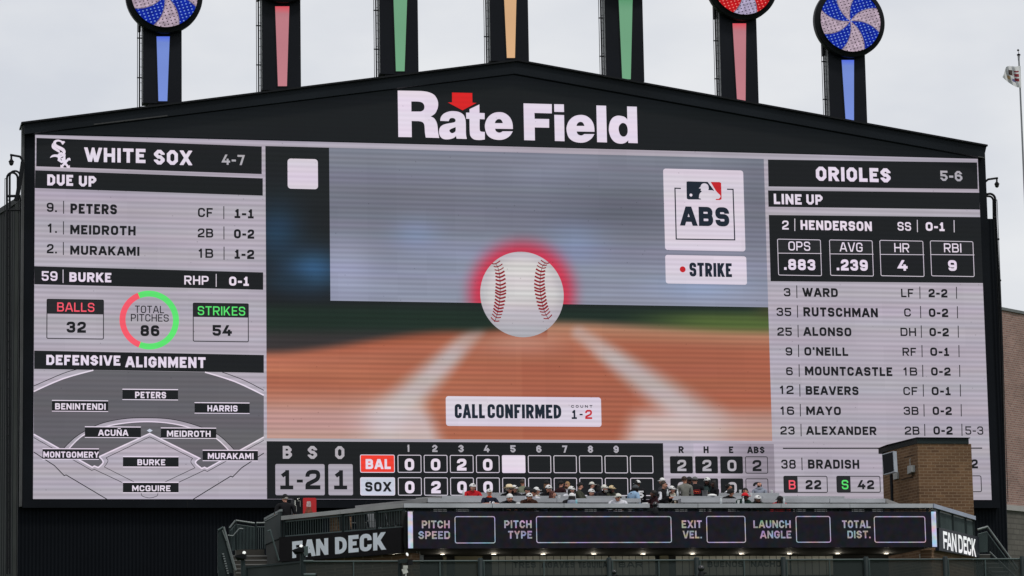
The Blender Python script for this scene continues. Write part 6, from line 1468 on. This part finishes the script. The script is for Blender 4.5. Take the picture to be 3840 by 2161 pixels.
# --- second row
person('person in a black cap bending forward with pale sleeves behind the brown shirt', PA(1548, 405), Y1, 'sit', 'rail', 10, 15, .25, 'white', 'jeans', 'tan', 'black', row=1)
person('person with dark red hair and a black top smiling to the right', PA(1922, 440), Y1, 'sit', 'rail', 15, 35, .15, 'black', 'jeans', 'fair', None, hair=('long', 'red'), row=1)
person('person in a dark olive jacket and black cap seen from the side, facing right', PB(132, 275), Y1, 'stand', 'rail', 60, 20, .10, 'olive', 'jeans', 'fair', 'black', row=1)
person('person in a pale denim jacket and patterned dark cap turned to the right', PB(1205, 330), Y1, 'sit', 'down', 115, 20, .05, 'denim', 'jeans', 'dark', 'camo', capyaw=0, row=1)
person('person in a dark red jersey bending down behind the black camera', PB(1545, 425), Y1, 'sit', 'rail', -60, -20, .35, 'maroon', 'black', 'brown', None, hair=('short', 'black'), row=1, wide=.75)
person('person with beard, dark glasses and a backward black cap, arm along the counter', PC(978, 408), Y1, 'sit', 'rail', 20, 55, .15, 'black', 'jeans', 'tan', 'black', capyaw=180, glasses=True, row=1)
# --- third row
person('person in a bright red polo shirt and white cap, alone at the far left', PA(375, 302), Y2, 'sit', 'rail', 0, 15, .12, 'red', 'jeans', 'fair', 'white', row=2, wide=1.15)
person('person in black wearing a straw cowboy hat', PA(1080, 348), Y2, 'sit', 'rail', 10, 30, .12, 'black', 'jeans', 'tan', 'straw', hair=('short', 'grey'), glasses=True, row=2)
person('person in dark grey with white cap and glasses next to the cowboy hat', PA(1180, 335), Y2 + .5, 'sit', 'rail', 5, 30, .10, 'charcoal', 'jeans', 'fair', 'white', glasses=True, row=2)
person('person in a black jacket and dark cap behind the brown shirt', PA(1432, 362), Y2, 'sit', 'rail', 5, 15, .15, 'black', 'jeans', 'fair', 'dark', glasses=True, row=2)
person('person bending forward so that mostly the white cap shows', PA(1610, 372), Y2, 'sit', 'rail', 30, 20, .55, 'cream', 'jeans', 'fair', 'white', row=2)
person('person in a black shirt with a white cap and blue sunglasses', PA(1842, 330), Y2, 'sit', 'rail', 0, 5, .12, 'black', 'jeans', 'tan', 'white', glasses=True, row=2, wide=1.15)
person('person in white with dark sunglasses, white cap and long dark hair', PA(2282, 355), Y2, 'sit', 'rail', 10, 20, .15, 'white', 'jeans', 'fair', 'white', hair=('long', 'black'), glasses=True, row=2)
person('small person with a white cap looking down beside the grey bearded man', PB(352, 405), Y2, 'sit', 'rail', 5, 10, .25, 'charcoal', 'jeans', 'fair', 'white', row=2)
person('person with a grey beard, pale cap and dark glasses in a black shirt', PB(605, 325), Y2, 'sit', 'rail', 10, 25, .12, 'black', 'jeans', 'fair', 'pale', hair=('short', 'grey'), glasses=True, row=2, wide=1.2, extra=[('beard', lambda m, hz, H: m.ball(H(0, -.055, -.075), (.066, .055, .06), HR['grey'], 6, 10))])
person('person in an olive jacket with a tan cap and dark face cover', PB(742, 340), Y2, 'sit', 'rail', 10, 20, .12, 'olive', 'jeans', 'dark', 'tan', row=2)
person('person seen from behind in a black number 5 jersey with a white cap', PB(1240, 232), Y2, 'stand', 'down', 172, -25, .0, 'black', 'jeans', 'brown', 'white', capyaw=60, hair=('short', 'black'), row=2, sleeves=True, wide=1.15, extra=[('jersey_number', local_text("5", .19, .25, -.01, .17, .215, True, NUMW, .24))])
person('person in a grey coat seen from behind with short dark hair', PB(2150, 158), Y2, 'stand', 'down', 165, -40, .0, 'grey', 'jeans', 'tan', None, hair=('short', 'brown'), row=2, wide=1.1)
person('person in a black hoodie with a red print on the back and a grey cap', PB(2348, 172), Y2, 'stand', 'hold', 178, 0, .0, 'black', 'jeans', 'fair', 'grey', capyaw=0, row=2, wide=1.25,
       extra=[('back_print', lambda m, hz, H: [m.outline(Plane((0, .205), (-1, 0)), (0, 0), (1, 1), 1, 1, 0, CL['orange']) if False else m.strip(Plane((0, .205), (-1, 0)), MB.rr(-.11, hz + .25, .11, hz + .36, .03), .012, 0, CL['red'], True), m.strip(Plane((0, .207), (-1, 0)), [(-.08, hz + .305), (-.04, hz + .32), (-.02, hz + .295), (.02, hz + .315), (.05, hz + .295), (.08, hz + .31)], .022, 0, CL['orange'])])])
person('person with a white cap and dark teal top facing the group in black', PC(525, 182), Y2 + .3, 'stand', 'hold', -15, -25, .0, 'teal', 'black', 'dark', 'white', hair=('long', 'black'), row=2)
person('person with very long dark braids and a black top, seen from the side', PC(640, 232), Y2 + .1, 'stand', 'hold', -75, 0, .0, 'black', 'black', 'dark', None, hair=('braids', 'black'), row=2)
person('person standing in a dark cap between the grey coat and the black hoodie', PB(2240, 172), Y2 + .6, 'stand', 'down', 15, -20, .0, 'white', 'jeans', 'dark', 'dark', row=2)
person('person in a grey jacket and white cap half hidden behind the bottle holder', PB(1712, 190), Y2 - .3, 'stand', 'down', -70, 0, .0, 'midgrey', 'jeans', 'fair', 'white', row=2, wide=1.1)
person('person with a pale cap and dark glasses peering past the grey jacket', PB(1908, 350), Y2, 'sit', 'rail', 10, 20, .15, 'cream', 'jeans', 'fair', 'white', glasses=True, row=2)
# --- last row
person('person in a sage green sweater seen from behind with short dark hair', PA(1338, 218), Y3, 'stand', 'down', 165, -30, .0, 'sage', 'jeans', 'tan', None, hair=('short', 'brown'), row=3, wide=1.15)
person('person with a black beanie and long light brown hair turned to the right', PA(1808, 240), Y3, 'stand', 'down', 60, 20, .0, 'black', 'jeans', 'fair', 'beanie_black', hair=('long', 'light'), row=3)
person('person in dark maroon with a black cap turned away, talking to the blond woman', PA(2078, 238), Y3, 'stand', 'down', 130, -10, .0, 'maroon', 'jeans', 'fair', 'black', row=3)
person('person with blond hair and sunglasses in a white sweater, smiling', PA(2198, 248), Y3, 'stand', 'cross', -30, -25, .0, 'white', 'jeans', 'fair', None, hair=('long', 'blond'), glasses=True, row=3)
person('person with a pale cap looking down to the right in front of the dark-haired woman', PB(362, 258), Y3, 'stand', 'down', 50, 10, .1, 'black', 'jeans', 'fair', 'pale', row=3)
person('person in navy with black hair seen from behind', PB(470, 300), Y3, 'stand', 'down', 170, 0, .0, 'navy', 'jeans', 'fair', None, hair=('long', 'black'), row=3)
person('person with tied black hair and a white collar, looking right', PC(950, 290), Y3, 'stand', 'down', 55, 20, .0, 'white', 'black', 'tan', None, hair=('bun', 'black'), row=3)
person('person with long black hair in black above the red cap', PC(1262, 378), Y3, 'sit', 'rail', 0, -10, .12, 'black', 'jeans', 'tan', None, hair=('long', 'black'), row=3)
person('bald bearded person in a grey hoodie with folded arms and head bowed', PC(1530, 240), Y3, 'stand', 'cross', -20, -15, .18, 'hoodgrey', 'jeans', 'fair', None, hair=None, row=3, wide=1.2, extra=[('beard', lambda m, hz, H: m.ball(H(0, -.052, -.07), (.064, .05, .055), HR['brown'], 6, 10)), ('hood', lambda m, hz, H: m.lathe(H(0, .05, -.15), [(.14, -.06), (.15, -.01), (.11, .05), (.09, .05)], CL['hoodgrey'], 14))])
# --- at the left wing
NPX = crop(1020, 1830, 9.0625)
hY = WP.pt(*WP.uv((1068, 1935))).y + 1.3
person('person in a black T-shirt and black beanie seen from behind at the drinks machine', NPX(440, 372), hY, 'stand', 'pocket', 178, 20, .0, 'black', 'black', 'fair', 'beanie_black', hair=('short', 'grey'), row=0, sleeves=False, wide=1.3)

# drinks machine with a bottle picture
my = hY + .15; a = at(*NPX(1050, 340), my); b = at(*NPX(1508, 840), my); zf_ = FL[0]
t = thing('drinks_machine', 'tall drinks machine with a red side showing a glass bottle', 'machine', ((a.x + b.x) / 2, my + .3, zf_))
m = MB(); m.box((a.x - .30, my + .012, zf_), (b.x - .01, my + .7, a.z - .01), BLACKMET); m.build('cabinet', t)
MP = Plane((0, my), (1, 0)); REDP = surf('red_panel', (0.50, 0.018, 0.022), .45, 0, .06, 3.0)
m = MB(); m.slab(MP, MB.rr(a.x, zf_ + .02, b.x, a.z, .04), .0, -.011, REDP); m.build('side_panel', t)
BOT = surf('bottle_amber', (0.20, 0.05, 0.025), .3, 0, .4, 14.0); CAPG = surf('bottle_glass', (0.46, 0.34, 0.34), .3, 0, .35, 16.0)
m = MB(); m.poly(MP, [NPX(*p) for p in ((1180,640),(1320,640),(1345,740),(1400,880),(1440,1050),(1440,1400),(1060,1400),(1060,1050),(1100,880),(1150,740))], .006, BOT); m.poly(MP, [NPX(*p) for p in ((1185,455),(1310,455),(1325,560),(1322,640),(1175,640),(1172,560))], .008, CAPG); m.build('bottle_picture', t)
m = MB(); Z_ = lambda x, y: MP.pt(*MP.uv(NPX(x, y)), .02)
for L_, r_ in (([(785, 425), (780, 590)], .022), ([(745, 610), (825, 610), (825, 850)], .008), ([(850, 375), (890, 380), (930, 355)], .016), ([(955, 440), (958, 640)], .006), ([(870, 450), (950, 440)], .008)): m.path([Z_(*p) for p in L_], r_, CHROME, 6)
m.build('dispenser', t)

# patio chairs along the left wing, seen through the pickets
MESHB = surf('chair_mesh', (0.035, 0.037, 0.038), .8, 0, .15, 8); CHL = surf('chair_leg_metal', (0.22, 0.22, 0.22), .4, .5, .1, 4)
def patio_chair(p, ang, label, MESHB=MESHB):
    t = thing('patio_chair', label, 'chair', p, 'patio chairs on the left wing'); t.rotation_euler = (0, 0, ang)
    def part(nm, fn):
        m = MB(); fn(m); c_ = m.build(nm); c_.parent = t; c_.location = (0, 0, 0)
    part('seat', lambda m: m.box((-.23, -.24, .43), (.23, .22, .46), MESHB))
    part('backrest', lambda m: m.box((-.23, -.27, .46), (.23, -.24, .98), MESHB, Matrix.Rotation(R(12), 3, 'X'), (0, -.25, .46)))
    for s in (-1, 1):
        part('leg', lambda m: m.tube((s * .22, -.22, 0), (s * .22, -.20, .45), .014, CHL, 6)); part('leg', lambda m: m.tube((s * .22, .2, 0), (s * .22, .18, .45), .014, CHL, 6))
        part('armrest', lambda m: m.path([(s * .25, -.24, .66), (s * .26, .16, .66), (s * .25, .18, .44)], .014, CHL, 6))
    return t
wa = math.atan2(WP.d.y, WP.d.x)
for px, da, lab in ((1267, .1, 'black mesh patio chair behind the pickets beside the brick post'), (1331, -.05, 'black mesh patio chair behind the pickets, second from the brick post'), (1403, .08, 'black mesh patio chair behind the pickets, third from the brick post'), (1447, -.3, 'black mesh patio chair turned sideways behind the pickets'), (1471, .05, 'black mesh patio chair behind the pickets next to the long display')):
    u_, _ = WP.uv((px, 1960)); p = WP.pt(u_, FL[0], -.55); patio_chair(p, wa + da, lab)
for px, da, lab in ((1296, .2, 'pale grey patio chair deeper on the deck behind the pickets, nearest the brick post'), (1366, -.1, 'pale grey patio chair deeper on the deck in the middle of the pickets'), (1425, .15, 'pale grey patio chair deeper on the deck near the long display')):
    u_, _ = WP.uv((px, 1960)); p = WP.pt(u_, FL[0], -1.5); patio_chair(p, wa + da, lab, surf('chair_mesh_pale', (0.42, 0.43, 0.44), .7, 0, .1, 8))
u0_, _ = WP.uv((1196, 1960)); u1_, _ = WP.uv((1240, 1960)); m = MB(); m.slab(WP, [(u0_, FL[0] - .3), (u1_, FL[0] - .3), (u1_, ZR[0] - .16), (u0_, ZR[0] - .16)], -.45, -.9, BRICKD)
o = tag(m.build('brick_post'), 'brown brick post behind the pickets of the left wing', 'post'); origin_to(o, WP.pt((u0_ + u1_) / 2, FL[0] - .3, -.6))

# tall chairs in the slot under the front counter
CHW = surf('chair_shell_grey', (0.36, 0.37, 0.38), .5, 0, .1, 3)
base = None
for i, (px, lab) in enumerate(((1655, 'pale bar chair under the left end of the front counter'), (1738, 'pale bar chair under the front counter, left of the number 40 jersey'), (1990, 'pale bar chair under the front counter behind the words PITCH TYPE'), (2222, 'pale bar chair under the front counter, right of the words PITCH TYPE'), (2352, 'pale bar chair under the front counter near the black camera'), (2560, 'pale bar chair under the front counter right of the bottle holder'), (2650, 'pale bar chair under the front counter above the word EXIT'), (2760, 'pale bar chair under the front counter above the EXIT box'), (3005, 'pale bar chair under the front counter right of the red hoodie'), (3085, 'pale bar chair under the front counter, third from its right end'), (3225, 'pale bar chair under the front counter, second from its right end'), (3300, 'pale bar chair at the right end of the front counter'))):
    p = at(px, 1911, K[0] + .55); p.z = FL[0]
    if base is None:
        base = t = thing('bar_chair', lab, 'chair', p, 'bar chairs under the front counter')
        for nm, fn in (('seat', lambda m: m.box((-.2, -.2, .62), (.2, .2, .66), CHW)), ('backrest', lambda m: m.box((-.21, .19, .66), (.21, .22, .955), CHW))):
            m = MB(); fn(m); c_ = m.build(nm); c_.parent = t; c_.location = (0, 0, 0)
        for sx in (-1, 1):
            for sy in (-1, 1):
                m = MB(); m.tube((sx * .2, sy * .2, 0), (sx * .17, sy * .17, .63), .014, CHL, 6); c_ = m.build('leg'); c_.parent = t; c_.location = (0, 0, 0)
    else:
        t = base.copy(); COL.objects.link(t); t.location = p; t['label'] = lab
        for ch in list(base.children): c_ = ch.copy(); COL.objects.link(c_); c_.parent = t

# bottles, cups and other small things on the counters
CLEAR = surf('clear_bottle', (0.60, 0.63, 0.66), .25, 0, .1, 20); PAPER = surf('paper_white', (0.78, 0.78, 0.78), .8, 0, .04, 8); BLUEC = surf('blue_can', (0.30, 0.62, 0.70), .4, .2, .1, 10); BUCK = surf('grey_bucket', (0.22, 0.22, 0.23), .5, .2, .1, 5)
def bottle(pos, k, lab, mat=CLEAR, prof=None, cat='bottle', nm='bottle'):
    p = at(pos[0], pos[1], K[k] + .16); p.z = ZR[k] + .001
    m = MB(); m.lathe(p, prof or [(0, 0), (.034, 0), (.036, .13), (.015, .19), (.014, .225), (.017, .227), (.017, .245), (0, .247)], mat, 12)
    o = tag(m.build(nm), lab, cat, 'drinks and litter on the counters'); origin_to(o, p); return o
cup = [(0, 0), (.034, 0), (.044, .11), (.046, .115), (.038, .11), (.03, .02)]
bottle(PA(196, 450), 2, 'small clear bottle left of the red polo shirt'); bottle(PA(2045, 490), 1, 'slim white cup right of the dark red hair', PAPER, cup, 'cup', 'cup')
bottle(PC(790, 590), 0, 'clear bottle on the front counter left of the green jacket'); bottle(PC(1222, 590), 0, 'clear bottle standing in front of the green jacket'); bottle(PC(2010, 595), 0, 'clear bottle standing in front of the red hoodie')
bottle(PC(1130, 605), 0, 'short white cup on the front counter left of the green jacket', PAPER, cup, 'cup', 'cup'); bottle(PB(60, 590), 0, 'pale blue can on the front counter beside the pale grey hood', BLUEC, [(0, 0), (.032, 0), (.033, .12), (.028, .13), (0, .13)], 'can', 'can')
bottle(PC(1372, 478), 2, 'white cup behind the red cap', PAPER, cup, 'cup', 'cup'); bottle(PC(1165, 405), 3, 'white paper cup on the rear counter by the long black hair', PAPER, cup, 'cup', 'cup'); bottle(PC(1775, 408), 3, 'white cup at the right end of the rear counter', PAPER, cup, 'cup', 'cup')
bottle(PB(2013, 450), 2, 'clear bottle beside the grey coat'); bottle(PC(480, 440), 2, 'dark grey bucket in front of the teal top', BUCK, [(0, 0), (.085, 0), (.11, .2), (.115, .2), (.10, .19), (.08, .02)], 'bucket', 'bucket')
bottle(PA(1250, 608), 0, 'white crumpled napkin on the front counter right of the pale beanie', PAPER, [(0, 0), (.09, 0), (.07, .03), (.02, .035), (0, .03)], 'napkin', 'napkin'); bottle(PC(610, 470), 2, 'large crumpled white cloth on the counter below the long braids', PAPER, [(0, 0), (.19, 0), (.17, .05), (.08, .08), (0, .07)], 'cloth', 'cloth')
bottle(PB(1385, 610), 0, 'low white tray on the front counter right of the white shirt', PAPER, [(0, 0), (.10, 0), (.11, .03), (.09, .03), (0, .02)], 'tray', 'tray')
hb_ = at(*PB(1822, 405), Y0 - .30); m = MB(); m.lathe(hb_ - Vector((0, 0, .10)), [(0, 0), (.032, 0), (.034, .12), (.014, .17), (.016, .21), (0, .212)], CLEAR, 12)
o = tag(m.build('bottle'), 'clear bottle held by the standing person in the black and white jacket', 'bottle'); origin_to(o, hb_)
